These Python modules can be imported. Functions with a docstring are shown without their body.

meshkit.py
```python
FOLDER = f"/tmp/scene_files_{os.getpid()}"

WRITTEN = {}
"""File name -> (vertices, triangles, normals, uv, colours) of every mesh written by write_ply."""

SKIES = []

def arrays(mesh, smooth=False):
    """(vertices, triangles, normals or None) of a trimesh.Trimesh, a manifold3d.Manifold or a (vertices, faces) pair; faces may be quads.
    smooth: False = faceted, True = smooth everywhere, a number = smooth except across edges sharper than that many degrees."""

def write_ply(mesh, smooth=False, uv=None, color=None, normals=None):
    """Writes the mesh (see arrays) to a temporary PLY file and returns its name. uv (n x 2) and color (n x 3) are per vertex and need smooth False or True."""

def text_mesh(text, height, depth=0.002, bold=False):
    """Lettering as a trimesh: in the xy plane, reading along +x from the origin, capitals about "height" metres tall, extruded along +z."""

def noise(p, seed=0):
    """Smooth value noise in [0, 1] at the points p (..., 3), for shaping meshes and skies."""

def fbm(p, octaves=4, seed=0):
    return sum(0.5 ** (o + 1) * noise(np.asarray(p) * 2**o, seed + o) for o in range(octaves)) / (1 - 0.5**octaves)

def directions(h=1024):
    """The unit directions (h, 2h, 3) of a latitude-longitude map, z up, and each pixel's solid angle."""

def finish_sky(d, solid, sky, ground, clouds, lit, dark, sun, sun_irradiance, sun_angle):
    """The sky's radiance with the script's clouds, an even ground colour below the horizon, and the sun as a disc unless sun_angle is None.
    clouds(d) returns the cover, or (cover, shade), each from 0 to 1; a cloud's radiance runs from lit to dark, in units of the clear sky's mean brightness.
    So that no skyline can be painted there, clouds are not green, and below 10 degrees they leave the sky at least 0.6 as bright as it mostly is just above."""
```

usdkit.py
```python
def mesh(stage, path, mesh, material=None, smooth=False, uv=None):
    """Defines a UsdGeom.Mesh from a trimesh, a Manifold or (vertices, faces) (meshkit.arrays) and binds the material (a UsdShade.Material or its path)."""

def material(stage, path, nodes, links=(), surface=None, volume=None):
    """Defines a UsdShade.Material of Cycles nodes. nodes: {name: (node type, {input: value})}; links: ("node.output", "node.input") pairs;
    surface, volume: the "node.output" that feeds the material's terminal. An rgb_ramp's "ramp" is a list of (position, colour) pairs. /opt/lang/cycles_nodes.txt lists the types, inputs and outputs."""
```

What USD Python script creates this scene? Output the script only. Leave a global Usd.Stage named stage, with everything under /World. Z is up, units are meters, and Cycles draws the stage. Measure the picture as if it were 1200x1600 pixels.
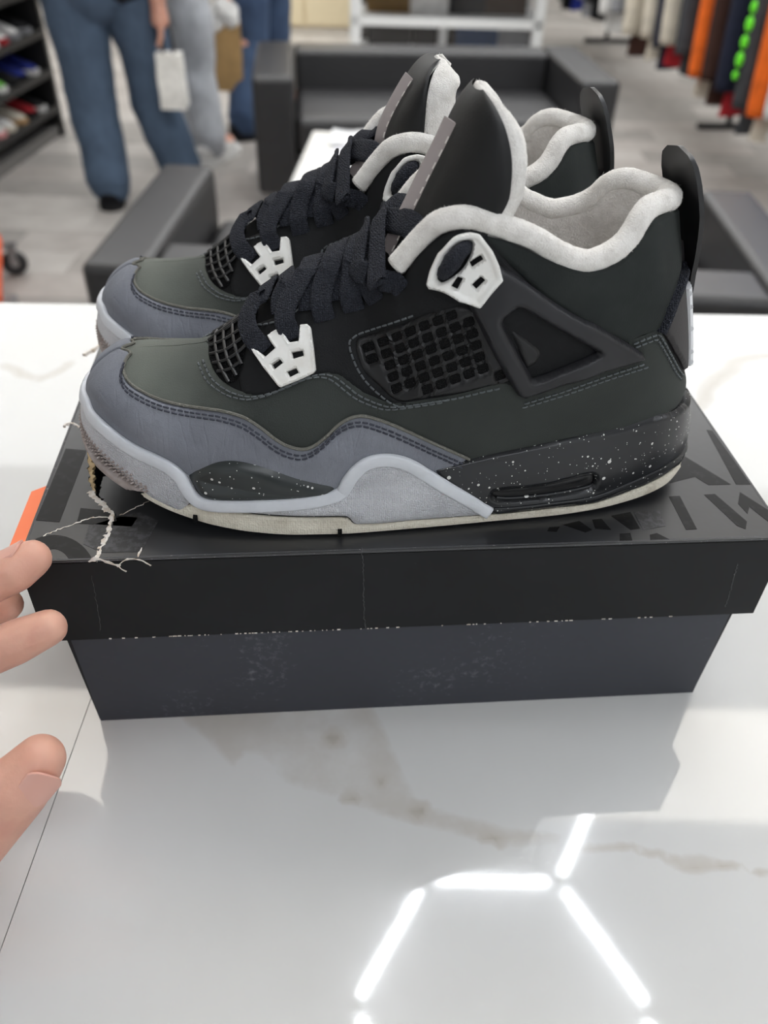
import math, random
import numpy as np, trimesh, usdkit, meshkit
from pxr import Usd, UsdGeom, UsdLux, UsdShade, Gf, Sdf, Vt
from scipy.spatial import Delaunay
from scipy.interpolate import PchipInterpolator, LinearNDInterpolator, NearestNDInterpolator, RectBivariateSpline
from shapely.geometry import Polygon, Point, LineString
import shapely

stage = Usd.Stage.CreateInMemory()
UsdGeom.SetStageUpAxis(stage, 'Z'); UsdGeom.SetStageMetersPerUnit(stage, 1.0)
UsdGeom.Xform.Define(stage, '/World'); UsdGeom.Scope.Define(stage, '/World/Looks')
rng = np.random.default_rng(7); random.seed(7)

# ---------------------------------------------------------------- camera
CT = 0.95                                     # counter top height
HB = CT + 0.11606                             # top of the shoe box lid
CAM = np.array([.125, -.255, .3538 + CT]); YAW, PITCH, ROLL, FPX = .1057, .7005, .0400, 1268.9
def _axes():
    cy, sy = math.cos(YAW), math.sin(YAW)
    f = np.array([sy*math.cos(PITCH), cy*math.cos(PITCH), -math.sin(PITCH)])
    r0 = np.array([cy, -sy, 0.]); u0 = np.cross(r0, f)
    return math.cos(ROLL)*r0 + math.sin(ROLL)*u0, -math.sin(ROLL)*r0 + math.cos(ROLL)*u0, f
AR, AU, AF = _axes()
cam = UsdGeom.Camera.Define(stage, '/World/camera')
M = Gf.Matrix4d(*[float(x) for x in (*AR, 0, *AU, 0, *(-AF), 0, *CAM, 1)])
cam.AddTransformOp().Set(M)
cam.CreateHorizontalApertureAttr(24.0); cam.CreateVerticalApertureAttr(32.0)
cam.CreateFocalLengthAttr(24.0*FPX/1200)
cam.CreateFStopAttr(7.0); cam.CreateFocusDistanceAttr(.338)
cam.CreateClippingRangeAttr(Gf.Vec2f(.02, 200))
cam.CreateExposureAttr(0.0)

# ---------------------------------------------------------------- light: daylight from the open shop front, lamps hang from the ceiling (built below)
dome = UsdLux.DomeLight.Define(stage, '/World/daylight'); dome.CreateIntensityAttr(0.40); dome.CreateColorAttr(Gf.Vec3f(.93, .97, 1.0))

# ---------------------------------------------------------------- helpers
def lin(c):
    c = np.asarray(c, float)/255.
    return tuple(np.where(c <= .04045, c/12.92, ((c+.055)/1.055)**2.4))
def ray(x, y): return AF + AR*(x-600)/FPX + AU*(800-y)/FPX
def onz(x, y, z): d = ray(x, y); return CAM + d*(z-CAM[2])/d[2]
def ony(x, y, yy): d = ray(x, y); return CAM + d*(yy-CAM[1])/d[1]
def onx(x, y, xx): d = ray(x, y); return CAM + d*(xx-CAM[0])/d[0]
def ondepth(x, y, t): return CAM + ray(x, y)*t
def project(P):
    d = np.atleast_2d(P) - CAM; z = d@AF
    return np.stack([600+FPX*(d@AR)/z, 800-FPX*(d@AU)/z], 1)

def hairs(name, mesh, mat, parent, n, length, width, seed):
    rg_ = np.random.default_rng(seed); a_ = mesh.area_faces; f = rg_.choice(len(a_), n, p=a_/a_.sum()); b = rg_.random((n, 2)); flip = b.sum(1) > 1; b[flip] = 1-b[flip]
    T = mesh.triangles[f]; P = T[:, 0]+b[:, :1]*(T[:, 1]-T[:, 0])+b[:, 1:]*(T[:, 2]-T[:, 0]); N = mesh.face_normals[f]
    L = length*(.4+.9*rg_.random((n, 1))); d1 = N+rg_.normal(0, .6, (n, 3)); d2 = d1+rg_.normal(0, .7, (n, 3)); d1 /= np.linalg.norm(d1, axis=1, keepdims=True); d2 /= np.linalg.norm(d2, axis=1, keepdims=True)
    C_ = np.stack([P-N*.0003, P+d1*L*.5, P+d1*L*.5+d2*L*.5], 1).reshape(-1, 3)
    c = UsdGeom.BasisCurves.Define(stage, numbered(path(parent), name)); c.CreateTypeAttr('linear'); c.CreateCurveVertexCountsAttr(Vt.IntArray([3]*n)); c.CreatePointsAttr(Vt.Vec3fArray.FromNumpy(C_.astype(np.float32)))
    c.CreateWidthsAttr(Vt.FloatArray([width])); c.SetWidthsInterpolation('constant'); UsdShade.MaterialBindingAPI.Apply(c.GetPrim()).Bind(mat); return tag(c.GetPrim(), kind='stuff')
used = {}
def numbered(parent, name):
    k = (parent, name); n = used.get(k, 0); used[k] = n+1
    return f'{parent}/{name}' if n == 0 else f'{parent}/{name}_{n:03d}'
def tag(p, label=None, cat=None, group=None, kind=None):
    for k, v in (('label', label), ('category', cat), ('group', group), ('kind', kind)):
        if v: p.SetCustomDataByKey(k, v)
    return p
def thing(name, label, cat, loc=(0, 0, 0), rotz=0, group=None):
    x = UsdGeom.Xform.Define(stage, numbered('/World', name)); x.AddTranslateOp().Set(Gf.Vec3d(*[float(v) for v in loc]))
    if rotz: x.AddRotateZOp().Set(float(rotz))
    return tag(x.GetPrim(), label, cat, group)
def path(p): return '/World' if p is None else str(p.GetPath())
def obj(name, mesh, mat, parent=None, smooth=35, label=None, cat=None, group=None, kind=None):
    m = usdkit.mesh(stage, numbered(path(parent), name), mesh, mat, smooth=smooth)
    return tag(m.GetPrim(), label, cat, group, kind)
def cat_(ms): return trimesh.util.concatenate([x for m in ms for x in (m if isinstance(m, tuple) else (m,))])
def box(c0, c1, r=0.0):
    c0, c1 = np.minimum(c0, c1), np.maximum(c0, c1)
    if r <= 0:
        m = trimesh.creation.box(c1-c0); m.apply_translation((c0+c1)/2); return m
    s = c1-c0; r = min(r, s.min()*.45)
    pts = []
    for sx in (-1, 1):
        for sy in (-1, 1):
            for sz in (-1, 1):
                q = (c0+c1)/2 + np.array([sx, sy, sz])*(s/2-r)
                sp = trimesh.creation.icosphere(2 if r > .004 else 1, r); pts.append(sp.vertices + q)
    return trimesh.convex.convex_hull(np.vstack(pts))
def rotz(m, deg, about=(0, 0, 0)):
    m.apply_transform(trimesh.transformations.rotation_matrix(math.radians(deg), [0, 0, 1], about)); return m
def catmull(P, n=8, closed=False):
    P = np.asarray(P, float); N = len(P); out = []
    for i in range(N if closed else N-1):
        p0, p1, p2, p3 = (P[(i-1) % N], P[i], P[(i+1) % N], P[(i+2) % N]) if closed else (P[max(i-1, 0)], P[i], P[i+1], P[min(i+2, N-1)])
        for t in np.linspace(0, 1, n, endpoint=False):
            out.append(.5*((2*p1)+(-p0+p2)*t+(2*p0-5*p1+4*p2-p3)*t*t+(-p0+3*p1-3*p2+p3)*t**3))
    if not closed: out.append(P[-1])
    return np.array(out)
def resample(P, step=None, n=None, closed=False):
    P = np.asarray(P, float)
    if closed: P = np.vstack([P, P[:1]])
    s = np.r_[0, np.cumsum(np.linalg.norm(np.diff(P, axis=0), axis=1))]
    n = n or max(3 if closed else 2, int(round(s[-1]/step))+1)
    t = np.linspace(0, s[-1], n)
    Q = np.stack([np.interp(t, s, P[:, k]) for k in range(P.shape[1])], 1)
    return Q[:-1] if closed else Q
def tube(P, r, sides=8, N=None, flat=1.0, caps=True):
    """a tube along P; with normals N it is a ribbon of half width r and half thickness r*flat that lies on the surface"""
    P = np.asarray(P, float); n = len(P); T = np.gradient(P, axis=0); T /= np.linalg.norm(T, axis=1, keepdims=True)+1e-12
    r = np.broadcast_to(r, n)
    if N is None:
        ref = np.array([0, 0, 1.]) if abs(T[:, 2]).mean() < .8 else np.array([1., 0, 0])
        N = np.tile(ref, (n, 1))
    B = np.cross(T, N); B /= np.linalg.norm(B, axis=1, keepdims=True)+1e-12; N = np.cross(B, T)
    a = np.linspace(0, 2*np.pi, sides, endpoint=False)
    ca, sa = np.cos(a), np.sin(a)
    if flat < .9: ca, sa = np.sign(ca)*abs(ca)**.55, np.sign(sa)*abs(sa)**.8
    V = P[:, None] + r[:, None, None]*(ca[None, :, None]*B[:, None] + flat*sa[None, :, None]*N[:, None])
    V = V.reshape(-1, 3); F = []
    for i in range(n-1):
        for j in range(sides):
            k = (j+1) % sides
            F += [(i*sides+j, i*sides+k, (i+1)*sides+k), (i*sides+j, (i+1)*sides+k, (i+1)*sides+j)]
    if caps:
        V = np.vstack([V, P[0], P[-1]]); c0, c1 = n*sides, n*sides+1
        for j in range(sides):
            k = (j+1) % sides
            F += [(c0, k, j), (c1, (n-1)*sides+j, (n-1)*sides+k)]
    return trimesh.Trimesh(V, F, process=False)
def grid_mesh(G, close_u=False):
    nu, nv = G.shape[:2]; idx = np.arange(nu*nv).reshape(nu, nv)
    if close_u: idx = np.vstack([idx, idx[:1]])
    a, b, c, d = idx[:-1, :-1].ravel(), idx[1:, :-1].ravel(), idx[1:, 1:].ravel(), idx[:-1, 1:].ravel()
    return trimesh.Trimesh(G.reshape(-1, 3), np.vstack([np.c_[a, b, c], np.c_[a, c, d]]), process=False)
def tri2d(poly, step):
    """triangles that fill a shapely polygon (holes kept open): points, faces, distance of each point to the edge, boundary loops"""
    poly = poly.buffer(0)
    if poly.geom_type != 'Polygon': poly = max(poly.geoms, key=lambda g: g.area)
    loops, pts = [], []
    for ringc in [poly.exterior, *poly.interiors]:
        q = resample(np.array(ringc.coords)[:-1], step*.8, closed=True)
        loops.append(np.arange(len(q)) + sum(map(len, pts))); pts.append(q)
    b = np.vstack(pts); x0, y0, x1, y1 = poly.bounds
    gx, gy = np.meshgrid(np.arange(x0, x1, step), np.arange(y0, y1, step*.87)); gx = gx + (np.arange(len(gx)) % 2)[:, None]*step*.5
    g = np.c_[gx.ravel(), gy.ravel()]
    sh = shapely.points(g); g = g[shapely.contains(poly, sh) & (shapely.distance(poly.boundary, sh) > step*.55)]
    P = np.vstack([b, g]); F = Delaunay(P).simplices
    keep = shapely.contains(poly.buffer(step*.02), shapely.points(P[F].mean(1)))
    F = F[keep]; e = P[F]; ar = (e[:, 1, 0]-e[:, 0, 0])*(e[:, 2, 1]-e[:, 0, 1])-(e[:, 2, 0]-e[:, 0, 0])*(e[:, 1, 1]-e[:, 0, 1])
    F = F[abs(ar) > 1e-9*step*step]; ar = ar[abs(ar) > 1e-9*step*step]
    F[ar < 0] = F[ar < 0][:, ::-1]
    d = shapely.distance(poly.boundary, shapely.points(P))
    return P, F, d, loops
def plate(poly, place, t, r=None, step=1., back=0., relax=0):
    """solid plate on a surface: poly in 2D, place(P2) -> (points, normals); thickness t with a rounded edge of width r (2D units)"""
    P, F, d, loops = tri2d(poly, step); X, N = place(P)
    r = r or step
    tt = t(P, d) if callable(t) else t*(.45+.55*np.sqrt(np.clip(1-(1-np.clip(d/r, 0, 1))**2, 0, 1)))
    V = X + N*np.asarray(tt)[:, None]; n = len(V)
    if relax:
        from scipy.sparse import coo_matrix
        e = np.vstack([F[:, [0, 1]], F[:, [1, 2]], F[:, [2, 0]]]); e = np.vstack([e, e[:, ::-1]]); A_ = coo_matrix((np.ones(len(e)), (e[:, 0], e[:, 1])), shape=(n, n)).tocsr(); dg = np.asarray(A_.sum(1)).ravel()
        fix = np.concatenate(loops)
        for _ in range(relax): W = (A_@V)/dg[:, None]; W[fix] = V[fix]; V = .35*V+.65*W
    Vs, Fs, k = [V], [F], n
    c = V[F]; fn = np.cross(c[:, 1]-c[:, 0], c[:, 2]-c[:, 0]).sum(0)
    flip = ((np.cross(c[:, 1]-c[:, 0], c[:, 2]-c[:, 0])*N[F[:, 0]]).sum(1)).sum() < 0
    if flip: Fs = [F[:, ::-1]]
    for L in loops:
        lo = X[L]-N[L]*back; m = len(L); Vs += [V[L], lo]
        i = np.arange(m); j = (i+1) % m
        S = np.vstack([np.c_[k+i, k+m+i, k+m+j], np.c_[k+i, k+m+j, k+j]])
        # exterior loops run one way and holes the other; orient by the triangle beside them
        P2 = P[L]; area = .5*np.sum(P2[:, 0]*np.roll(P2[:, 1], -1)-np.roll(P2[:, 0], -1)*P2[:, 1])
        want = area > 0 if L is loops[0] else area < 0
        if want == flip: S = S[:, ::-1]
        Fs.append(S); k += 2*m
    return trimesh.Trimesh(np.vstack(Vs), np.vstack(Fs), process=False)

def material(name, color, rough=.6, spec=.5, noise=None, bump=None, metal=0., sheen=0., coat=0., extra=None, emis=None, voro=None):
    """color: sRGB 0-255; noise: (scale, second colour, contrast lo, hi); bump: list of (scale, strength, detail)"""
    nodes = {'p': ('principled_bsdf', {'base_color': lin(color), 'roughness': rough, 'specular_ior_level': spec, 'metallic': metal}), 'tc': ('texture_coordinate', {})}
    links = []
    if sheen: nodes['p'][1].update(sheen_weight=sheen, sheen_roughness=.5)
    if coat: nodes['p'][1].update(coat_weight=coat, coat_roughness=.08)
    if emis: nodes['p'][1].update(emission_color=lin(emis[0]), emission_strength=emis[1])
    if noise:
        s, c2, lo, hi = noise
        nodes['n'] = ('noise_texture', {'scale': s, 'detail': 5., 'roughness': .6}); nodes['r'] = ('rgb_ramp', {'ramp': [(lo, lin(color)), (hi, lin(c2))]})
        links += [('tc.object', 'n.vector'), ('n.fac', 'r.fac'), ('r.color', 'p.base_color')]
    if bump:
        prev = None
        for i, (s, st, dist) in enumerate(bump):
            nodes[f'bn{i}'] = ('noise_texture', {'scale': s, 'detail': 3.}); nodes[f'b{i}'] = ('bump', {'strength': st, 'distance': dist})
            links += [('tc.object', f'bn{i}.vector'), (f'bn{i}.fac', f'b{i}.height')]
            if prev: links.append((f'{prev}.normal', f'b{i}.normal'))
            prev = f'b{i}'
        links.append((f'{prev}.normal', 'p.normal'))
    if extra: extra(nodes, links)
    return usdkit.material(stage, f'/World/Looks/{name}', nodes, links, surface='p.BSDF')
# ================================================================ the shop: shell, counter, lamps (built before the shoes in the final order)
YAW_S = -5.4                                   # the shop's own axes, turned a little from the box's
def sh(x, y, about=(.3, 2.0)):                 # shop axes -> world
    a = math.radians(YAW_S); X, Y = x-about[0], y-about[1]; return np.array([about[0]+X*math.cos(a)-Y*math.sin(a), about[1]+X*math.sin(a)+Y*math.cos(a)])
def shop(m): return rotz(m, YAW_S, (.3, 2.0, 0))
planks = [material(f'plank_{i}', c, .42, .45, noise=(9, c2, .35, .7)) for i, (c, c2) in enumerate([((182,177,172), (166,160,155)), ((171,166,161), (156,150,145)), ((190,186,181), (176,171,166)), ((161,157,153), (147,143,138))])]
wallm = material('wall_paint', (225, 222, 216), .8); ceilm = material('ceiling_paint', (205, 206, 208), .85)
X0, X1, Y0, Y1, CH = -2.6, 4.2, -3.2, 10.5, 2.95
fl = obj('floor', shop(box((X0, Y0, -.1), (X1, Y1, -.004))), material('floor_base', (120, 116, 112), .7), smooth=False, kind='structure', label='grey wood plank shop floor', cat='floor')
r_ = np.random.default_rng(3)
for j, yy in enumerate(np.arange(1.2, 10.2, .2)):
    for xx in np.arange(X0-1.2*r_.random(), X1, 1.3):
        a, b = max(xx, X0), min(xx+1.297, X1)
        if b-a > .05: obj('plank', shop(box((a, yy, -.004), (b, yy+.1975, 0))), planks[r_.integers(4)], fl, smooth=False)
obj('ceiling', shop(box((X0, Y0, CH), (X1, Y1, CH+.1))), ceilm, smooth=False, kind='structure')
obj('wall_left', shop(box((X0-.1, Y0, 0), (X0, Y1, CH))), wallm, smooth=False, kind='structure')
obj('wall_right', shop(box((X1, Y0, 0), (X1+.1, Y1, CH))), wallm, smooth=False, kind='structure')
obj('wall_back', shop(box((X0-.1, Y1, 0), (X1+.1, Y1+.1, CH))), wallm, smooth=False, kind='structure')

# ---- ceiling lamps: honeycomb of light tubes over the counter, long panels farther in
tubem = material('lit_tube', (255, 255, 255), emis=((246, 250, 255), 54.)); panelf = material('lit_panel_far', (255, 255, 255), emis=((252, 253, 254), 2.35)); panelm = material('lit_panel', (255, 255, 255), emis=((255, 248, 236), 6.)); alum = material('lamp_housing', (235, 235, 235), .4)
hexc = np.array([.565, .483]); a0 = math.radians(-5); R_ = .385
def hexlamp(label, c, spurs):
    hx = thing('hexagon_lamp', label, 'ceiling lamp', (0, 0, CH-.04)); c = np.array(c)
    V = [c+R_*np.array([math.cos(a0+k*math.pi/3), math.sin(a0+k*math.pi/3)]) for k in range(6)]
    segs = [(V[k], V[(k+1) % 6]) for k in range(6)]+[(V[k], V[k]+(V[k]-c)*.98) for k in spurs]
    for p, q2 in segs:
        d = (q2-p)/R_; obj('tube', tube(np.array([[*(p+d*.03), 0], [*((p+q2)/2), 0], [*(q2-d*.03), 0]]), .011, 12), tubem, hx, 60)
    for p in V: obj('clip', box(np.r_[p, 0]-[.016, .016, .012], np.r_[p, 0]+[.016, .016, .038]), alum, hx, False)
hexlamp('white hexagon lamp of light tubes on the ceiling over the counter', hexc, (1, 5))
hexlamp('added white hexagon fill lamp, unseen on the ceiling behind the photographer', (.45, -1.75), (1, 3, 5))  # unseen lamp added for more light, placed clear of the counter reflections
hexlamp('second added white hexagon fill lamp, unseen on the ceiling right of the counter', (2.9, -.2), (1, 3, 5))  # another added fill lamp, out of view
for i, (y, dy, x0, x1) in enumerate([(1.06, .42, -1.1, 1.9), (2.75, 5.6, -2.3, 3.7)]):
    t = thing('ceiling_light_panel', ['long warm ceiling light panel nearest the counter', 'wide backlit ceiling field over the sofas and racks'][i], 'light panel')
    obj('diffuser', shop(box((x0, y, CH-.035), (x1, y+dy, CH-.02))), panelm if i == 0 else panelf, t, False); obj('frame', shop(box((x0-.02, y-.02, CH-.03), (x1+.02, y+dy+.02, CH))), alum, t, False)

# ---- counter: two polished slabs
ang = math.degrees(math.atan2(.443-.483, .5688+.1683)); bk = np.array([-.1683, .483]); ex = np.array([math.cos(math.radians(ang)), math.sin(math.radians(ang))]); ey = np.array([-ex[1], ex[0]])
seam0, seam1 = onz(137, 1097, CT)[:2], onz(0, 1477, CT)[:2]; sd = (seam0-seam1)/np.linalg.norm(seam0-seam1)
def stone(nodes, links):
    nodes['at'] = ('attribute', {'attribute': 'vein'}); nodes['n1'] = ('noise_texture', {'scale': 55., 'detail': 6., 'roughness': .65})
    nodes['mu'] = ('math', {'math_type': 'multiply_add', 'value2': .5, 'value3': -.25}); nodes['ad'] = ('math', {'math_type': 'add'})
    nodes['rr'] = ('rgb_ramp', {'ramp': [(0, lin((212, 212, 210))), (.22, lin((212, 212, 210))), (.5, lin((201, 198, 193))), (.75, lin((195, 191, 184))), (1, lin((180, 173, 163)))]})
    nodes['n2'] = ('noise_texture', {'scale': 3., 'detail': 5.}); nodes['r2'] = ('rgb_ramp', {'ramp': [(.45, (1, 1, 1)), (.7, (.95, .945, .93))]}); nodes['mm'] = ('mix', {'mix_type': 'multiply', 'fac': 1.})
    nodes['b'] = ('bump', {'strength': .02, 'distance': .0001}); nodes['n3'] = ('noise_texture', {'scale': 700., 'detail': 2.})
    links += [('tc.object', 'n1.vector'), ('n1.fac', 'mu.value1'), ('at.fac', 'ad.value1'), ('mu.value', 'ad.value2'), ('ad.value', 'rr.fac'), ('tc.object', 'n2.vector'), ('n2.fac', 'r2.fac'),
              ('rr.color', 'mm.color1'), ('r2.color', 'mm.color2'), ('mm.color', 'p.base_color'), ('tc.object', 'n3.vector'), ('n3.fac', 'b.height'), ('b.normal', 'p.normal')]
stonem = material('polished_stone', (219, 218, 214), .045, .5, extra=stone)
VEINS = [([(868,1300),(925,1296),(988,1314),(1047,1336),(1140,1352),(1230,1366)], .0032), ([(1040,1334),(1080,1342)], .006), ([(1060,660),(1130,600),(1200,560),(1300,500)], .010), ([(0,575),(60,590),(120,560)], .008)]
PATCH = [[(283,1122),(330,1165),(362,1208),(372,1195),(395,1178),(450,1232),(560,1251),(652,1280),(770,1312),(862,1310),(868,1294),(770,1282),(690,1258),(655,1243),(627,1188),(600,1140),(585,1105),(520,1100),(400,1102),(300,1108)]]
SPOTS = [((665,1256), .007), ((560,1235), .006), ((520,1150), .007), ((600,1205), .005), ((760,1296), .006)]
def slab(name, side, label):
    corners = []
    lo, hi = (-1.25, None) if side < 0 else (None, 1.9)
    def se(y):  # the seam's x at a given y
        return seam0+sd*((y-seam0[1])/sd[1])
    yb = lambda x: bk[1]+(x-bk[0])*ex[1]/ex[0]
    P1 = se(-.62); s_top = se(.49); s_top = s_top+sd*0; P2 = np.array([s_top[0], yb(s_top[0])])
    far = -1.25 if side < 0 else 1.9
    poly = Polygon([P1+[side*.00022, 0], P2+[side*.00022, 0], (far, yb(far)), (far, -.62)])
    P, F, d, loops = tri2d(poly, .0045 if side > 0 else .006)
    vein = np.zeros(len(P)); W = np.c_[P, np.zeros(len(P))]
    wob = np.stack([meshkit.fbm(W*14+9, 4, 1)-.5, meshkit.fbm(W*14+31, 4, 2)-.5], 1)*.035
    for px, wd in VEINS:
        ln = LineString([onz(*q, CT)[:2] for q in px]); vein = np.maximum(vein, np.clip(1.15-shapely.distance(ln, shapely.points(P+wob))/wd, 0, 1)*.8)
    for px in PATCH:
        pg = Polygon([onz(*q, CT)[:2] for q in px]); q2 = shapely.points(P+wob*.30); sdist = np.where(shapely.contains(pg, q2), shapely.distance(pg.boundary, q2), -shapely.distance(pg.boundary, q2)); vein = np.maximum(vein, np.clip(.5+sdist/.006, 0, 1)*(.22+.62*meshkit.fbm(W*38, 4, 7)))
    for q, r0 in SPOTS: vein = np.maximum(vein, np.clip(1.35-np.linalg.norm(P+wob*.5-onz(*q, CT)[:2], axis=1)/r0, 0, 1)*.95*(vein > .2))
    top = np.c_[P, np.full(len(P), CT)]; V = [top]; Fs = [F]; n = len(P)
    L = loops[0]; lo_ = top[L]-[0, 0, .04]; r1 = top[L]-[0, 0, .0006]; m = len(L); i = np.arange(m); j = (i+1) % m
    V += [r1, lo_]; Fs += [np.vstack([np.c_[L[i], n+i, n+j], np.c_[L[i], n+j, L[j]], np.c_[n+i, n+m+i, n+m+j], np.c_[n+i, n+m+j, n+j]])]
    ms = trimesh.Trimesh(np.vstack(V), np.vstack(Fs), process=False)
    p2 = P[L]; 
    if .5*np.sum(p2[:, 0]*np.roll(p2[:, 1], -1)-np.roll(p2[:, 0], -1)*p2[:, 1]) < 0: ms.faces[len(F):] = ms.faces[len(F):, ::-1]
    o = usdkit.mesh(stage, numbered('/World', name), ms, stonem, smooth=False)
    UsdGeom.PrimvarsAPI(o).CreatePrimvar('vein', Sdf.ValueTypeNames.FloatArray, 'vertex').Set(Vt.FloatArray.FromNumpy(np.r_[vein, vein[L], vein[L]].astype(np.float32)))
    tag(o.GetPrim(), label, 'counter')
slab('countertop', 1, 'polished white stone countertop slab with grey veins under the shoe box')
slab('countertop', -1, 'narrow white stone slab left of the seam, under the hand')
jf = [seam0+sd*t for t in (-.70, .43)]; jn = np.array([sd[1], -sd[0]])*.0012
jm = trimesh.creation.extrude_polygon(Polygon([jf[0]-jn, jf[0]+jn, jf[1]+jn, jf[1]-jn]), .002, engine='earcut'); jm.apply_translation([0, 0, CT-.0425])
cb = thing('counter_cabinet', 'white counter cabinet under the polished stone slabs', 'counter')
obj('body', rotz(box((-1.2, -.40, 0.1), (1.85, .40, CT-.0405)), ang, (0, 0, 0)), material('cabinet_white', (215, 215, 213), .5), cb, False)
obj('plinth', rotz(box((-1.15, -.36, 0), (1.8, .36, .1)), ang, (0, 0, 0)), material('plinth_dark', (50, 50, 52), .6), cb, False)

# ================================================================ the shoe box and its torn lid
def scuffs(nodes, links):
    nodes['v'] = ('noise_texture', {'scale': 260., 'detail': 3., 'roughness': .7}); nodes['n'] = ('noise_texture', {'scale': 16., 'detail': 3.})
    nodes['m'] = ('math', {'math_type': 'multiply'}); nodes['r'] = ('rgb_ramp', {'ramp': [(0, lin((52, 54, 61))), (.33, lin((56, 58, 65))), (.40, lin((76, 78, 84))), (.5, lin((110, 112, 118)))]})
    links += [('tc.object', 'v.vector'), ('tc.object', 'n.vector'), ('v.fac', 'm.value1'), ('n.fac', 'm.value2'), ('m.value', 'r.fac'), ('r.color', 'p.base_color')]
basem = material('box_board', (48, 50, 56), .55, .4, extra=scuffs)
lidm = material('lid_board', (32, 33, 35), .30, .9, noise=(14, (38, 39, 41), .4, .7), bump=[(260, .06, .0006)])
shadedm = material('shaded_lid_board', (24, 25, 26), .55, .22, noise=(14, (30, 31, 33), .4, .7))  # same board as the lid top, darkened to carry the shade on the flaps
printm = material('lid_print', (15, 15, 16), .30, .25, noise=(180, (34, 34, 36), .52, .8))
scratchm = material('scratched_print', (40, 40, 41), .45, .4, noise=(320, (66, 66, 68), .45, .62))
tornm = material('torn_paper', (226, 220, 212), .95, .1, noise=(300, (190, 172, 150), .45, .7)); kraftm = material('kraft_core', (216, 192, 152), .95, .1, noise=(200, (176, 150, 112), .4, .7))
sidew = material('box_side_board', (28, 29, 32), .6, .3)
sb_ = thing('shoe_box', 'dark grey scuffed shoe box base standing on the counter', 'shoe box')
x0b, x1b, x0t, x1t, d0, d1 = .0112, .3247, .0083, .3268, .0036, .1965
zt_ = HB-.004
def wallbox(pts, th):
    pts = np.array(pts); n = np.cross(pts[1]-pts[0], pts[3]-pts[0]); n /= np.linalg.norm(n); q = pts-n*th
    return trimesh.convex.convex_hull(np.vstack([pts, q]))
obj('front_panel', wallbox([(x0b, d0, CT), (x1b, d0, CT), (x1t, d0-.0004, zt_), (x0t, d0-.0004, zt_)], .002), basem, sb_, False)
obj('back_panel', wallbox([(x1b, d1, CT), (x0b, d1, CT), (x0t, d1, zt_), (x1t, d1, zt_)], .002), basem, sb_, False)
obj('side_panel', wallbox([(x0b-.0008, d1, CT), (x0b-.0008, d0+.0012, CT), (x0t-.0038, d0+.0012, zt_), (x0t-.0035, d1, zt_)], .0024), sidew, sb_, False)
obj('side_panel', wallbox([(x1b+.0008, d0+.0012, CT), (x1b+.0008, d1, CT), (x1t+.0035, d1, zt_), (x1t+.0035, d0+.0012, zt_)], .0024), sidew, sb_, False)
obj('bottom_panel', box((x0b, d0, CT), (x1b, d1, CT+.002)), basem, sb_, False)
fp = [onz(x, y, HB-.021) for x, y in ((49, 768), (73, 759), (50, 845), (13, 858))]
o_in = fp[1][0]-fp[0][0]
lid = thing('box_lid', 'black shoe box lid with glossy tone-on-tone lettering, torn at its left end', 'box lid')
LW, LD, LH = .335, .2014, .0498
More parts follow.
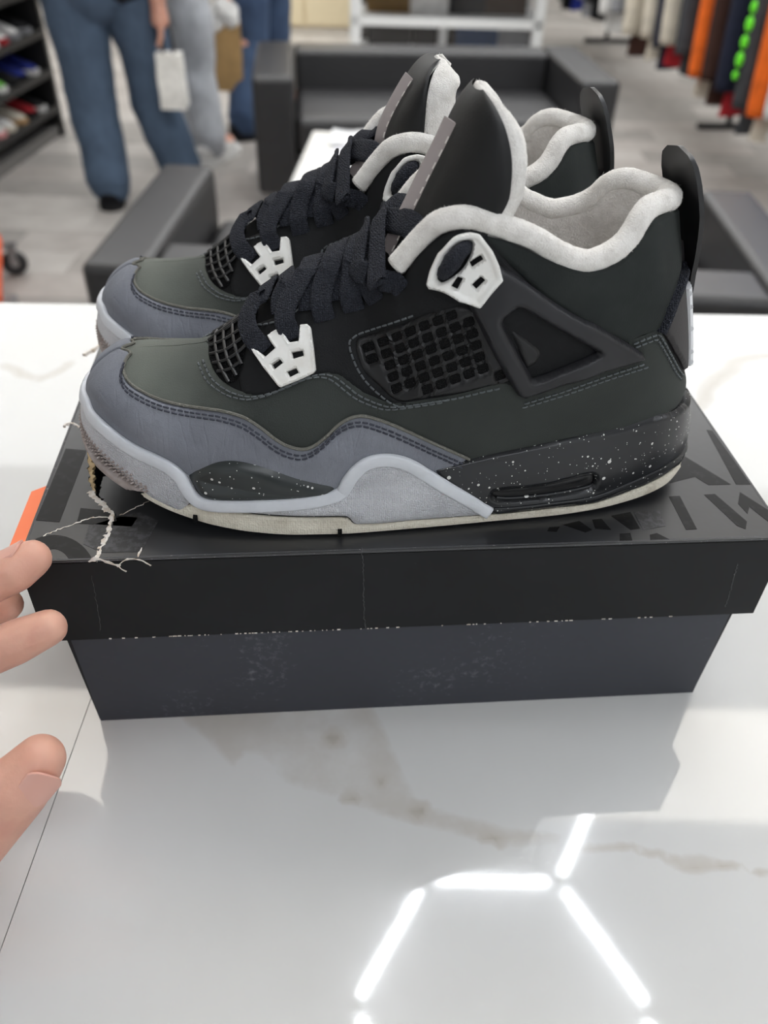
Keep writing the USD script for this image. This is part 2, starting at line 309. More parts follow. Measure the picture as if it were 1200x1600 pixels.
# top: two boards either side of the tear
tear = [(131,652),(134,690),(138,720),(139,752),(147,775),(160,787),(171,799),(178,806),(172,820),(170,832),(163,848),(157,858),(155,866)]
tl = [onz(*q, HB)[:2] for q in tear]
tl = np.array([[tl[0][0]+.012, LD]]+[[tl[0][0]+.004, .14]]+tl+[[tl[-1][0]-.001, 0]]); tl = resample(tl, .0016); jit = np.random.default_rng(5).normal(0, .00035, tl.shape); jit[[0, -1]] = 0; tl = tl+jit
wg = np.interp(tl[:, 1], [0, .018, .03, .042, .06, .09, .2], [.0006, .0008, .0012, .0022, .0080, .0110, .0100])
tr = tl+np.c_[wg, 0*wg]; tr[:, 0] += np.random.default_rng(6).normal(0, .0003, len(tr))
leftp = Polygon(np.vstack([[(0, LD), (0, 0)], tl[::-1]])); rightp = Polygon(np.vstack([[(LW, 0), (LW, LD)], tr]))
def board(poly, z0, z1):
    m = trimesh.creation.extrude_polygon(poly.buffer(0), z1-z0, engine='earcut'); m.apply_translation([0, 0, z0]); return m
obj('top_panel', board(leftp.simplify(.0002), HB-.0018, HB), lidm, lid, False); obj('top_panel', board(rightp.simplify(.0002), HB-.0018, HB), lidm, lid, False)
def rail(a, b, r): return tube(np.array([a, (np.array(a)+b)/2, b]), r, 12)
obj('front_flap', box((0, 0, HB-LH), (LW, .002, HB-.0014)), shadedm, lid, False); obj('back_flap', box((0, LD-.002, HB-LH), (LW, LD, HB-.0014)), shadedm, lid, False)
obj('end_flap', box((0, .002, HB-LH), (.002, LD-.002, HB-.0014)), shadedm, lid, False); obj('end_flap', box((LW-.002, .002, HB-LH), (LW, LD-.002, HB-.0014)), shadedm, lid, False)
edgem = material('worn_fold', (70, 70, 72), .6, .4, noise=(500, (150, 148, 145), .62, .75))
obj('folded_edge', cat_([rail((tr[-1][0], .0009, HB-.0009), (LW-.001, .0009, HB-.0009), .0010), rail((.001, .0009, HB-.0009), (tl[-1][0], .0009, HB-.0009), .0010), rail((.0009, .001, HB-.0009), (.0009, LD-.001, HB-.0009), .0010), rail((LW-.0009, .001, HB-.0009), (LW-.0009, LD-.001, HB-.0009), .0010)]), edgem, lid, True)
# torn paper edge: ragged flakes along the tear, kraft core below
rg = np.random.default_rng(8)
def ragged(line, w0, z, lift=.0006, side=1):
    line = resample(np.asarray(line, float), .0009); n = len(line); t = np.gradient(line, axis=0); t /= np.linalg.norm(t, axis=1, keepdims=True)+1e-9; nn = np.c_[t[:, 1], -t[:, 0]]
    w = (w0 if np.ndim(w0) else np.full(2, w0)); w = np.interp(np.linspace(0, 1, n), np.linspace(0, 1, len(w)), w)*(.55+.9*rg.random(n))
    A = np.c_[line-nn*w[:, None]*.3, z+lift*.2*rg.random(n)]; B = np.c_[line+nn*w[:, None]*.4, z+lift*rg.random(n)]; Cc = np.c_[line+nn*w[:, None], z-.0012+lift*rg.random(n)]
    low = np.c_[line-nn*w[:, None]*.3, np.full(n, z-.0016)]
    return grid_mesh(np.stack([low, A, B, Cc, low], 1))
obj('torn_edge', cat_([ragged(tl[(tl[:, 1] < .047)], [.0030, .0034, .0022, .0028, .0020], HB, side=1)]), tornm, lid, 20, label='ragged pale torn paper edge')
obj('torn_edge', ragged(tl[(tl[:, 1] > .036) & (tl[:, 1] < .10)], [.0030, .0080, .0062, .0015], HB-.0008), kraftm, lid, 20, label='ragged brown cardboard core of the tear')
[obj('torn_edge', q_, tornm, lid, 20) for q_ in ([ragged([onz(*q, HB)[:2] for q in l], w, HB) for l, w in (([(99,665),(106,660),(115,661),(126,668)], .0014), ([(130,553),(140,548),(152,541),(166,527)], .0020))])]
def crease(px, w, z=HB, wob=.0003):
    q = np.array([onz(*p, z)[:2] for p in px]); q = resample(q, .0012); q = q+rg.normal(0, wob, q.shape); P3 = np.c_[q, np.full(len(q), z+.0001)]
    return tube(P3, w*(.4+.9*rg.random(len(q))), 5, np.tile([0, 0, 1.], (len(q), 1)), flat=.3)
def creasef(px, w):
    q = np.array([ony(*p, 0.) for p in px]); q = resample(q, .0012); q = q+rg.normal(0, .0002, q.shape); q[:, 1] = -.00008; return tube(q, w*(.4+.9*rg.random(len(q))), 5, np.tile([0, -1., 0], (len(q), 1)), flat=.3)
[obj('crease', q_, tornm, lid, True) for q_ in ([crease([(66,838),(95,826),(125,815),(145,809),(172,808)], .00035), crease([(187,805),(200,800),(232,783)], .00025), crease([(221,857),(214,870)], .0005)])]
[obj('crease', q_, tornm, lid, True) for q_ in ([creasef([(138,877),(150,872),(163,876),(178,881),(187,884)], .0011), creasef([(187,882),(190,890),(197,893)], .0006), creasef([(186,882),(196,874),(213,873),(224,877),(237,884)], .0005)])]
[obj('crease', q_, edgem, lid, True) for q_ in ([creasef([(566,853),(568,900),(569,960),(571,982)], .00022), creasef([(1152,880),(1146,905),(1134,948)], .0002), creasef([(143,900),(150,935),(158,985)], .00012)])]
bot_ = cat_([box((x, -.0003, HB-LH-.0001), (x+w_2, .0006, HB-LH+rg.uniform(.0002, .0005))) for x, w_2 in [(rg.uniform(.02, .3) if k % 3 else rg.uniform(.03, .17), rg.uniform(.0003, .0016)) for k in range(70)]])
obj('worn_rim', bot_, tornm, lid, False)
# glossy prints on the lid's top: the visible strokes of big letters
def prnt(px, mat=printm):
    p = Polygon([onz(*q, HB)[:2] for q in px]).intersection(shapely.box(.001, .001, LW-.001, LD-.001).difference(Polygon(np.vstack([tl, tr[::-1]])).buffer(.0003)))
    for g in getattr(p, 'geoms', [p]):
        if g.area > 1e-6: obj('letter_stroke', board(g, HB-.0001, HB+.00012), mat, lid, False)
arc = lambda cx, cy, rx, ry, a, b: [(cx+rx*math.cos(t), cy-ry*math.sin(t)) for t in np.linspace(a, b, 16)]
STROKES = [[(103,701),(136,704),(93,816),(56,813)], [(126,794),(160,797),(178,806),(215,809),(206,823),(120,818)], arc(84, 900, 66, 64, 2.4, .28)+arc(84, 900, 30, 42, .6, 2.2),
           [(1046,755),(1051,744),(1068,712),(1142,757),(1107,758),(1086,745)], [(1104,672),(1113,673),(1173,757),(1150,757)], [(1045,776),(1062,775),(1089,827),(1072,828)],
           [(1100,773),(1117,772),(1167,815),(1165,827),(1152,822)], [(1156,769),(1200,797),(1240,830),(1225,835),(1171,792),(1168,803),(1153,787)], [(968,834),(985,833),(988,845),(968,845)], [(1015,836),(1026,833),(1046,843),(1016,844)],
           [(955,806),(985,800),(1000,826),(985,828)], [(925,812),(940,811),(955,828),(930,826)], [(880,820),(905,814),(925,828),(915,832)], [(858,824),(875,823),(870,831),(855,830)]]
for s in STROKES: prnt(s)
prnt([(139,822),(172,812),(218,800),(247,815),(222,862),(160,864),(130,850)], scratchm); prnt([(990,800),(1030,798),(1040,822),(1005,828)], scratchm)
obj('orange_flap', board(Polygon([p[:2] for p in (onz(49, 768, HB-.012), onz(78, 757, HB-.012), onz(60, 850, HB-.012), onz(14, 855, HB-.012))]), HB-.0135, HB-.012), material('orange_board', (246, 128, 84), .6, .4), lid, False, label='orange cardboard flap sticking out under the left end')
# ================================================================ the pair of basketball shoes on the lid
YC = .057                                      # the near shoe's middle plane; its frame: x along the sole, y away from it, z above the lid
O = np.array([0, YC, HB])
EP = np.array([[.0160,.012,.0210],[.0186,.0038,.0194],[.0210,-.0024,.0183],[.0287,-.0131,.0153],[.0363,-.0195,.0127],[.0443,-.0245,.0104],[.0522,-.0294,.0084],[.0616,-.0342,.0062],[.0706,-.0377,.0046],[.0797,-.0405,.003],[.0983,-.0442,.0012],[.1158,-.0455,.0003],[.1339,-.0458,.0003],[.1595,-.0443,.0003],[.1885,-.042,.0003],[.2034,-.0406,.0003],[.2287,-.0385,.0004],[.2478,-.0359,.0008],[.2683,-.0308,.0018],[.2852,-.0245,.0042],[.2946,-.0162,.0061],[.3004,-.0080,.0073],[.3024,0,.008]])
sm01 = lambda t: np.clip(t, 0, 1)**2*(3-2*np.clip(t, 0, 1))
mid = lambda x: .012*(1-sm01((np.asarray(x)-.016)/.09))
def mir(P):
    P = np.array(P, float); m = mid(P[..., 0]); P[..., 1] = m+.88*(m-P[..., 1]); return P
s_ = np.r_[0, np.cumsum(np.linalg.norm(np.diff(EP[:, :2], axis=0), axis=1))]; LEN = s_[-1]; uE = s_/LEN
u_x = lambda x: np.interp(x, EP[:, 0], uE)
def u_plan(p):
    best = (9, 0)
    for i in range(len(EP)-1):
        a, b = EP[i, :2], EP[i+1, :2]; t = np.clip(np.dot(p-a, b-a)/np.dot(b-a, b-a), 0, 1); dd = np.linalg.norm(a+t*(b-a)-p)
        if dd < best[0]: best = (dd, uE[i]+t*(uE[i+1]-uE[i]))
    return best[1]
BP = np.array([[.0218,.012,.0430],[.0230,.0043,.0440],[.0260,-.0020,.0450],[.0325,-.0117,.0455],[.0384,-.0177,.0428],[.0452,-.0226,.0392],[.0545,-.0281,.0354],[.063,-.0327,.0330],[.0731,-.0365,.0275],[.0889,-.0403,.0250],[.11,-.0433,.0226],[.134,-.0440,.0224],[.1529,-.0432,.0243],[.1723,-.0418,.0295],[.1988,-.0395,.0352],[.2289,-.0368,.0400],[.2576,-.0317,.0428],[.2725,-.0272,.0455],[.2808,-.0222,.0470],[.2893,-.0138,.0480],[.2935,-.0065,.0485],[.2950,0,.0485]])
TP = np.array([(.0160,.046,9,.0600),(.0210,.048,9,.0605),(.0287,.052,9,.0612),(.0363,.056,9,.0618),(.0443,.0605,9,.0625),(.0522,.066,9,.0632),(.0616,.0725,9,.0645),(.0706,.079,9,.066),(.0797,.0865,9,.0715),(.0983,.100,9,.0825),(.1158,.114,9,.0925),(.1339,.128,9,.0985),(.1480,.142,-.004,.1040),(.1620,.1575,-.0235,.1055),(.170,.1646,-.025,.1170),(.178,.1725,-.027,.1250),(.185,.1787,-.028,.1272),(.2,.1953,-.0305,.1243),(.2165,.2165,-.0315,.1158),(.2287,.2288,-.031,.1130),(.2400,.2377,-.0285,.1148),(.2520,.2442,-.0255,.1193),(.2650,.2485,-.0225,.124),(.2800,.2535,-.0185,.1285),(.2946,.2605,-.013,.1285),(.3004,.266,-.006,.1265),(.3024,.2692,0,.126)])
TP[TP[:, 2] == 9, 2] = mid(TP[TP[:, 2] == 9, 1])
NU, NL, NV = 360, 40, 110
uu = np.linspace(0, 1, NU)
fE = PchipInterpolator(uE, EP); fB = PchipInterpolator(*(lambda k: (np.maximum.accumulate(k+np.arange(len(k))*1e-9), BP))(np.r_[0, [u_plan(p[:2]) for p in BP[1:-1]], 1])); fT = PchipInterpolator(u_x(TP[:, 0]), TP[:, 1:])
cE, cB, cT = fE(uu), fB(uu), fT(uu)
tg = np.gradient(cE[:, :2], axis=0); tg[0] = [0, -1]; tg[-1] = [0, 1]; tg /= np.linalg.norm(tg, axis=1, keepdims=True)
out = np.c_[tg[:, 1], -tg[:, 0], np.zeros(NU)]         # away from the shoe
up = np.array([0, 0, 1.])
dTB = cT-cB; LTB = np.linalg.norm(dTB, axis=1, keepdims=True); w_ = sm01((uu-u_x(.125))/(u_x(.19)-u_x(.125)))[:, None]
hd = dTB*[1, 1, .18]; hd /= np.linalg.norm(hd, axis=1, keepdims=True)
wt_ = np.clip(1-uu/u_x(.045), 0, 1)[:, None]; wh_ = sm01((uu-u_x(.255))/(1-u_x(.255)))[:, None]
mB = LTB*((1-w_)*((.95-.45*wt_)*up+(.22-.5*wt_)*out)+w_*(.75*dTB/LTB+(.35-.1*wh_)*up+(.16-.15*wh_)*out)); mT = LTB*((1-w_)*.95*hd+w_*(.8*dTB/LTB-(.22-.2*wh_)*out))
tv = np.linspace(0, 1, NV)[None, :, None]; h00, h10, h01, h11 = 2*tv**3-3*tv**2+1, tv**3-2*tv**2+tv, -2*tv**3+3*tv**2, tv**3-tv**2
GU = h00*cB[:, None]+h10*mB[:, None]+h01*cT[:, None]+h11*mT[:, None]
tl = np.linspace(0, 1, NL, endpoint=False)[None, :, None]
GL = cE[:, None]*(1-tl)+cB[:, None]*tl+out[:, None]*(.0022*np.sin(np.pi*tl)-.003*sm01(tl/.3)*np.minimum(1, 1.9-tl))
GL = GL-out[:, None]*.0026*np.clip(1-uu/u_x(.055), 0, 1)[:, None, None]
GU = GU-out[:, None]*(.0027+.0026*np.clip(1-uu/u_x(.055), 0, 1)[:, None, None])*(1-tv)
GU[..., 1] += ((mid(GU[0, :, 0])-GU[0, :, 1])[None]*np.clip(1-uu/.07, 0, 1)[:, None]**1.5)
G = np.concatenate([GL, GU], 1); VV = np.r_[np.linspace(-1, 0, NL, endpoint=False), np.linspace(0, 1, NV)]
def grid_normals(G):
    n = np.cross(np.gradient(G, axis=0), np.gradient(G, axis=1)); return n/(np.linalg.norm(n, axis=2, keepdims=True)+1e-12)
GN = grid_normals(G)
if (GN*out[:, None]).sum() < 0: GN = -GN
for _ in range(6):                            # soften the normals across the sole joint
    k_ = slice(NL-9, NL+10); GN[:, k_] = (GN[:, NL-10:NL+9]+GN[:, k_]+GN[:, NL-8:NL+11])/3
GN[0] = GN[0]*[1, 0, 1]; GN[-1] = GN[-1]*[1, 0, 1]; GN /= np.linalg.norm(GN, axis=2, keepdims=True)+1e-12
SH, QU, QL = LEN, .085, .035
qq = np.where(VV >= 0, VV*QU, VV*QL)
spl = [RectBivariateSpline(uu*LEN, qq, G[..., k], kx=1, ky=1) for k in range(3)]; spn = [RectBivariateSpline(uu*LEN, qq, GN[..., k], kx=1, ky=1) for k in range(3)]
def S(P2):
    s, q = np.clip(P2[:, 0], 0, LEN), np.clip(P2[:, 1], -QL, QU)
    X = np.stack([f.ev(s, q) for f in spl], 1); N = np.stack([f.ev(s, q) for f in spn], 1)
    return X, N/(np.linalg.norm(N, axis=1, keepdims=True)+1e-12)
front = ((GN*(CAM-O-G)).sum(2) > 0)
front[:, -1] = front[:, -2]
_pp = project(G[front]+O); _sq = np.stack(np.meshgrid(uu*LEN, qq, indexing='ij'), -1)[front]
_k = np.unique(np.round(_pp, 2), axis=0, return_index=True)[1]
_li = LinearNDInterpolator(_pp[_k], _sq[_k]); _ne = NearestNDInterpolator(_pp[_k], _sq[_k])
def sq0(px):
    r = _li(px); bad = np.isnan(r[:, 0]); r[bad] = _ne(px[bad]); return r
def sq(px, h=0.):                               # skin coordinates of the points that, lifted h off the skin, show at px
    px = np.atleast_2d(np.asarray(px, float)); h = np.reshape(np.broadcast_to(np.asarray(h, float), len(px)), (-1, 1)); r = sq0(px)
    if np.any(h > 0):
        q = px.copy()
        for _ in range(4):
            X, N = S(r); e = px-project(X+N*h+O); e *= np.minimum(1, 12/(np.linalg.norm(e, axis=1, keepdims=True)+1e-9)); q = q+.8*e; d_ = q-px; q = px+d_*np.minimum(1, 34/(np.linalg.norm(d_, axis=1, keepdims=True)+1e-9)); r = sq0(q)
    return r
def on(px, h=0.):                               # a point of the photograph on the shoe, h above its skin (shoe frame)
    X, N = S(sq(px, h)); return X+N*np.reshape(h, (-1, 1)), N
def spline_px(pts, closed=True, n=7): return catmull(pts, n, closed)
def both(m):
    f = m.copy(); f.vertices = mir(f.vertices); f.faces = f.faces[:, ::-1]; return (m, f)
def panel(px, t, r=.0018, step=.0011, smoothit=True, holes=(), extra=None, back=.001, far=True, clip=None, relax=0, h=None):
    h = h if h is not None else (0 if callable(t) else t)
    """a panel traced on the near side: px polygon -> solid plate on the shoe's skin; extra: further corners in skin coordinates (round the toe or heel)"""
    pts = spline_px(px, extra is None) if smoothit else np.asarray(px, float)
    p = sq(pts, h)
    if extra is not None: p = np.vstack([p, extra])
    pl = Polygon(p).buffer(0)
    if pl.geom_type != 'Polygon': pl = max(pl.geoms, key=lambda g: g.area)
    if clip is not None: pl = pl.intersection(clip)
    hp = [Polygon(sq(q, h)) for q in holes]
    full = pl.difference(shapely.union_all(hp)) if hp else pl
    cl = full.intersection(shapely.box(0, -QL, LEN, QU))
    if cl.geom_type != 'Polygon': cl = max(cl.geoms, key=lambda g: g.area)
    def tt(P, d):
        d = shapely.distance(full.boundary, shapely.points(P)); return t*(.4+.6*np.sqrt(np.clip(1-(1-np.clip(d/r, 0, 1))**2, 0, 1)))
    m = plate(cl, S, tt if not callable(t) else (lambda P, d: t(P, shapely.distance(full.exterior, shapely.points(P)), d)), r, step, back, relax)
    return both(m) if far else m
def stitches(px, h, dash=.0021, gap=.0008, r=.00042, far=True, smoothit=True):
    p = sq(spline_px(px, False) if smoothit else px, h); X, N = S(p); s = np.r_[0, np.cumsum(np.linalg.norm(np.diff(X, axis=0), axis=1))]
    ms = []
    for a in np.arange(0, s[-1]-dash, dash+gap):
        t = np.linspace(a, a+dash, 4); Q = np.stack([np.interp(t, s, (X+N*h)[:, k]) for k in range(3)], 1); n = np.stack([np.interp(t, s, N[:, k]) for k in range(3)], 1)
        ms.append(tube(Q+n*(np.array([-.3, .35, .35, -.3])*r)[:, None], r, 5, n))
    m = cat_(ms); return both(m) if far else m
def thread(px, h, r, far=True):
    X, N = on(spline_px(px, False), h); return (both if far else (lambda m: m))(tube(resample(X, .0012), r, 6))
# ---- materials of the shoes
def speckle(nodes, links):
    # fine paint spatter: a few sizes of pale dots on dark rubber
    prev = None
    for i, (sc, r0, keep) in enumerate([(170, .2, .62), (330, .24, .5), (700, .24, .5)]):
        nodes[f'v{i}'] = ('voronoi_texture', {'scale': sc, 'randomness': 1.}); nodes[f'w{i}'] = ('separate_color', {})
        nodes[f'k{i}'] = ('math', {'math_type': 'greater_than', 'value2': keep}); nodes[f'm{i}'] = ('math', {'math_type': 'multiply', 'value2': r0})
        nodes[f't{i}'] = ('math', {'math_type': 'multiply'}); nodes[f'l{i}'] = ('math', {'math_type': 'less_than'})
        links += [('tc.object', f'v{i}.vector'), (f'v{i}.color', f'w{i}.color'), (f'w{i}.r', f'k{i}.value1'), (f'w{i}.g', f'm{i}.value1'),
                  (f'k{i}.value', f't{i}.value1'), (f'm{i}.value', f't{i}.value2'), (f'v{i}.distance', f'l{i}.value1'), (f't{i}.value', f'l{i}.value2')]
        if prev:
            nodes[f'x{i}'] = ('math', {'math_type': 'maximum'}); links += [(f'{prev}.value', f'x{i}.value1'), (f'l{i}.value', f'x{i}.value2')]; prev = f'x{i}'
        else: prev = f'l{i}'
    nodes['mx'] = ('mix', {'color1': nodes['p'][1]['base_color'], 'color2': lin((205, 205, 200))}); links += [(f'{prev}.value', 'mx.fac'), ('mx.color', 'p.base_color')]
def weave(sx, strength, dist, kind='x'):
    def f(nodes, links):
        nodes['wv'] = ('voronoi_texture', {'scale': sx, 'randomness': .55}); nodes['bb'] = ('bump', {'strength': strength, 'distance': dist, 'invert': True})
        links += [('tc.object', 'wv.vector'), ('wv.distance', 'bb.height'), ('bb.normal', 'p.normal')]
    return f
def toe_tone(dark, pale):          # nubuck colour runs from pale over the toe to dark along the side
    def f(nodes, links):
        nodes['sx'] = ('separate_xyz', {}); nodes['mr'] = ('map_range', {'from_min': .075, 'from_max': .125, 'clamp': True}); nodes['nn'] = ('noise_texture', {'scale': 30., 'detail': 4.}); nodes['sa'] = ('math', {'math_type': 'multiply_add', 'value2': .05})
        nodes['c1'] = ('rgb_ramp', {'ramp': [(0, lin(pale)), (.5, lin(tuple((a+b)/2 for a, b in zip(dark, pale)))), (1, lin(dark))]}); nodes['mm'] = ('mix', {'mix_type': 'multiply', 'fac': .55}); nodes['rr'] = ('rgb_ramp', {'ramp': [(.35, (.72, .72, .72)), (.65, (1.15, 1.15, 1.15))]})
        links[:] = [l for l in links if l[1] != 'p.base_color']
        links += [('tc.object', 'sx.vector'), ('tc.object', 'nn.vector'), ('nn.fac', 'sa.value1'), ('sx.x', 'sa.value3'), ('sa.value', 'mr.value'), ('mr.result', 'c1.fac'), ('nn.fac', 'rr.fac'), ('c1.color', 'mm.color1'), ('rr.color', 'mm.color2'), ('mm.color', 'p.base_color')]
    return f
def creases(nodes, links):
    nodes['mp'] = ('mapping', {'scale': (150., 60., 34.), 'rotation': (0, .5, 0)}); nodes['cn'] = ('noise_texture', {'scale': 1., 'detail': 3., 'distortion': .6}); nodes['cr'] = ('rgb_ramp', {'ramp': [(.44, (1, 1, 1)), (.49, (.2, .2, .2)), (.51, (.2, .2, .2)), (.56, (1, 1, 1))]}); nodes['cb'] = ('bump', {'strength': .22, 'distance': .0008})
    prev = [l for l in links if l[1] == 'p.normal'][0][0]; links[:] = [l for l in links if l[1] != 'p.normal']
    links += [('tc.object', 'mp.vector'), ('mp.vector', 'cn.vector'), ('cn.fac', 'cr.fac'), ('cr.color', 'cb.height'), (prev, 'cb.normal'), ('cb.normal', 'p.normal')]
K = dict(
    shell=material('shoe_shell', (12, 12, 13), .75, .2, bump=[(900, .3, .0004)]),
    olive=material('olive_nubuck', (64, 68, 63), .78, .35, noise=(22, (76, 80, 74), .38, .68), bump=[(1600, .35, .0004), (90, .25, .0008)], extra=toe_tone((48, 52, 49), (100, 104, 97))),
    dolive=material('dark_nubuck', (30, 34, 33), .8, .25, noise=(25, (41, 45, 43), .42, .7), bump=[(1600, .3, .0004), (70, .2, .001)]),
    grey=material('slate_nubuck', (110, 113, 121), .75, .3, noise=(30, (127, 130, 138), .36, .7), bump=[(1500, .35, .0004), (110, .3, .0008)], extra=creases),
    black=material('black_nubuck', (14, 15, 17), .7, .25, bump=[(1500, .3, .0004), (80, .2, .0008)]),
    tongue=material('tongue_leather', (12, 13, 14), .55, .35, bump=[(1800, .3, .0003), (60, .15, .001)]),
    foam=material('grey_rubber', (208, 211, 216), .45, .4, noise=(60, (196, 199, 205), .4, .7)),
    grain=material('grained_grey_rubber', (200, 201, 205), .6, .4, noise=(45, (186, 187, 192), .4, .7), extra=weave(1150, .8, .0009)),
    sole=material('cream_rubber', (214, 208, 192), .65, .35, noise=(70, (178, 168, 150), .5, .8), extra=weave(1000, .6, .0007)),
    toegrip=material('dusty_rubber', (170, 160, 156), .7, .35, noise=(90, (140, 128, 122), .4, .7)),
    speck=material('speckled_black_rubber', (17, 19, 23), .33, .5, extra=speckle),
    insert=material('speckled_dark_foam', (38, 43, 43), .35, .5, extra=speckle),
    net=material('black_net', (15, 15, 17), .42, .4),
    mesh=material('black_mesh', (12, 12, 13), .9, .2, extra=weave(1800, .9, .0008)),
    wing=material('black_plastic', (28, 28, 31), .45, .4, noise=(40, (37, 37, 40), .45, .75), bump=[(300, .12, .0006)]),
    white=material('ivory_plastic', (236, 235, 231), .4, .5, noise=(60, (220, 216, 208), .45, .75)),
    fleece=material('pale_fleece', (236, 233, 228), .95, .1, noise=(160, (214, 210, 204), .4, .72), bump=[(1500, .7, .0008), (420, .4, .0008)], sheen=.3),
    lining=material('grey_fleece_lining', (214, 210, 205), .95, .1, noise=(120, (186, 181, 175), .38, .7), bump=[(1100, .7, .0008), (300, .4, .001)], sheen=.25),
    lace=material('black_lace', (42, 44, 51), .85, .2, extra=weave(1250, .9, .0012)),
    strip=material('taupe_ribbon', (158, 149, 147), .5, .4, bump=[(900, .2, .0004)]),
    thread=material('charcoal_thread', (88, 92, 94), .7, .3),
    greythread=material('slate_thread', (58, 60, 70), .7, .3),
    palethread=material('pale_thread', (215, 210, 204), .7, .3),
    edge=material('raw_suede_edge', (112, 111, 104), .95, .1, bump=[(900, .8, .0012)]),
    tab=material('heel_tab_plastic', (20, 20, 22), .34, .5),
    counter=material('brown_black_leather', (44, 41, 42), .6, .4, bump=[(900, .2, .0004)]),
    glossw=material('white_gloss_plastic', (225, 226, 228), .15, .6),
)
P_ = {}            # part name -> list of (mesh, material, smooth angle, kind, label, [sub-parts])
def part(name, mesh, mat, smooth=40, kind=None, label=None, sub=()):
    ms = mesh if isinstance(mesh, tuple) else (mesh,)
    for i, m in enumerate(ms):
        ss = []
        for n_, sm_, mt_, kd in sub:
            if isinstance(sm_, tuple): ss += [(n_, sm_[i], mt_, kd)] if len(ms) == 2 else [(n_, x, mt_, kd) for x in sm_]
            elif isinstance(sm_, list):
                for x in sm_: ss += [(n_, x[i], mt_, kd)] if isinstance(x, tuple) else ([(n_, x, mt_, kd)] if i == 0 else [])
            elif i == 0: ss.append((n_, sm_, mt_, kd))
        P_.setdefault(name, []).append((m, K[mat], smooth, kind, label, ss))

Gf_ = mir(G)
part('upper', cat_([grid_mesh(G[:, NL-2:]), grid_mesh(Gf_[:, NL-2:][:, ::-1])]), 'shell', True)
bot = np.stack([G[:, 0], G[:, 0]*[1, .5, 1]+np.c_[0*uu, .5*mid(G[:, 0, 0]), 0*uu], Gf_[:, 0]*[1, .5, 1]+np.c_[0*uu, .5*mid(G[:, 0, 0]), 0*uu], Gf_[:, 0]], 1)
part('midsole', cat_([grid_mesh(G[:, :NL]), grid_mesh(Gf_[:, :NL][:, ::-1]), grid_mesh(bot)]), 'speck', True)

# ---- olive vamp and quarter
e0 = lambda q0, q1: [(-.004, q0), (-.004, q1)]
olive_top = [(324,534),(324,560),(335,585),(350,600),(371,612),(400,618),(430,612),(460,600),(490,587),(511,583),(530,587),(550,602),(570,617),(598,629),(622,634),(665,629),(715,621),(790,604),(822,622),(883,603),(945,581),(1000,563),(984,540),(1006,529),(1028,521),(1036,524),(1051,552),(1064,576),(1072,588)]
ot = sq(spline_px(olive_top, False), .0016)
ot = np.vstack([[(-.004, QU*1.0), (u_x(.066)*LEN, QU)], [(u_x(.0706)*LEN, QU)], ot, [(LEN+.004, ot[-1, 1])], [(LEN+.004, -.004), (-.004, -.004)]])
def sqpanel(poly, t, r=.0018, step=.0011, back=.001, far=True, relax=0):
    full = Polygon(poly).buffer(0)
    if full.geom_type != 'Polygon': full = max(full.geoms, key=lambda g: g.area)
    cl = full.intersection(shapely.box(0, -QL, LEN, QU))
    if cl.geom_type != 'Polygon': cl = max(cl.geoms, key=lambda g: g.area)
    def tt(P, d):
        d = shapely.distance(full.boundary, shapely.points(P)); d[P[:, 1] > QU-.0001] = 1
        return t*(.4+.6*np.sqrt(np.clip(1-(1-np.clip(d/r, 0, 1))**2, 0, 1)))
    m = plate(cl, S, tt, r, step, back, relax); return both(m) if far else m
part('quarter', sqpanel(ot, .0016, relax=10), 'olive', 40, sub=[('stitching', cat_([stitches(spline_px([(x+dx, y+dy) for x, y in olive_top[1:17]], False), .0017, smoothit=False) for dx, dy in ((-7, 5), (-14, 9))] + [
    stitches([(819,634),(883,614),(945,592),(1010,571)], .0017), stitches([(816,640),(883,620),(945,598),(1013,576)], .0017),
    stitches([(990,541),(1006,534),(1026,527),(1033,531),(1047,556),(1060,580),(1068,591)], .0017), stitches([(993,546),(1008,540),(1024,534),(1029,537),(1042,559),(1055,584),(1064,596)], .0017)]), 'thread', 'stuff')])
# ---- slate mudguard
mud_top = [(230,541),(210,549),(197,560),(192,578),(200,597),(220,612),(250,626),(285,635),(322,641),(347,645),(380,655),(407,672),(430,690),(450,701),(472,706),(490,701),(510,686),(530,667),(550,656),(570,654),(595,661),(632,676),(682,699),(734,722)]
mt = sq(spline_px(mud_top, False), .0030); mt = mt[2:]
k0 = int(np.argmax(mt[:, 1] < .82*QU)); mtop = np.vstack([catmull(np.array([(-.004, .880*QU), (.004, .878*QU), (.013, .870*QU), (.022, .855*QU), mt[k0+1]]), 6)[:-1], mt[k0+1:]])
part('mudguard', sqpanel(np.vstack([mtop, [(mt[-1, 0], -.004), (.085, -.004), (.06, -.0100), (-.004, -.0100)]]), .0030, .0025, relax=12), 'grey', 40, sub=[
    ('raw_edge', both(tube(resample((lambda a: a[0]+a[1]*.0022)(S(mtop[1:])), .001), .0007, 6)), 'edge', None),
    ('stitching', cat_([stitches([(x+dx, y+dy) for x, y in spline_px(mud_top[2:], False)], .0031, smoothit=False) for dx, dy in ((-3, 9), (-4, 15))]), 'greythread', 'stuff')])
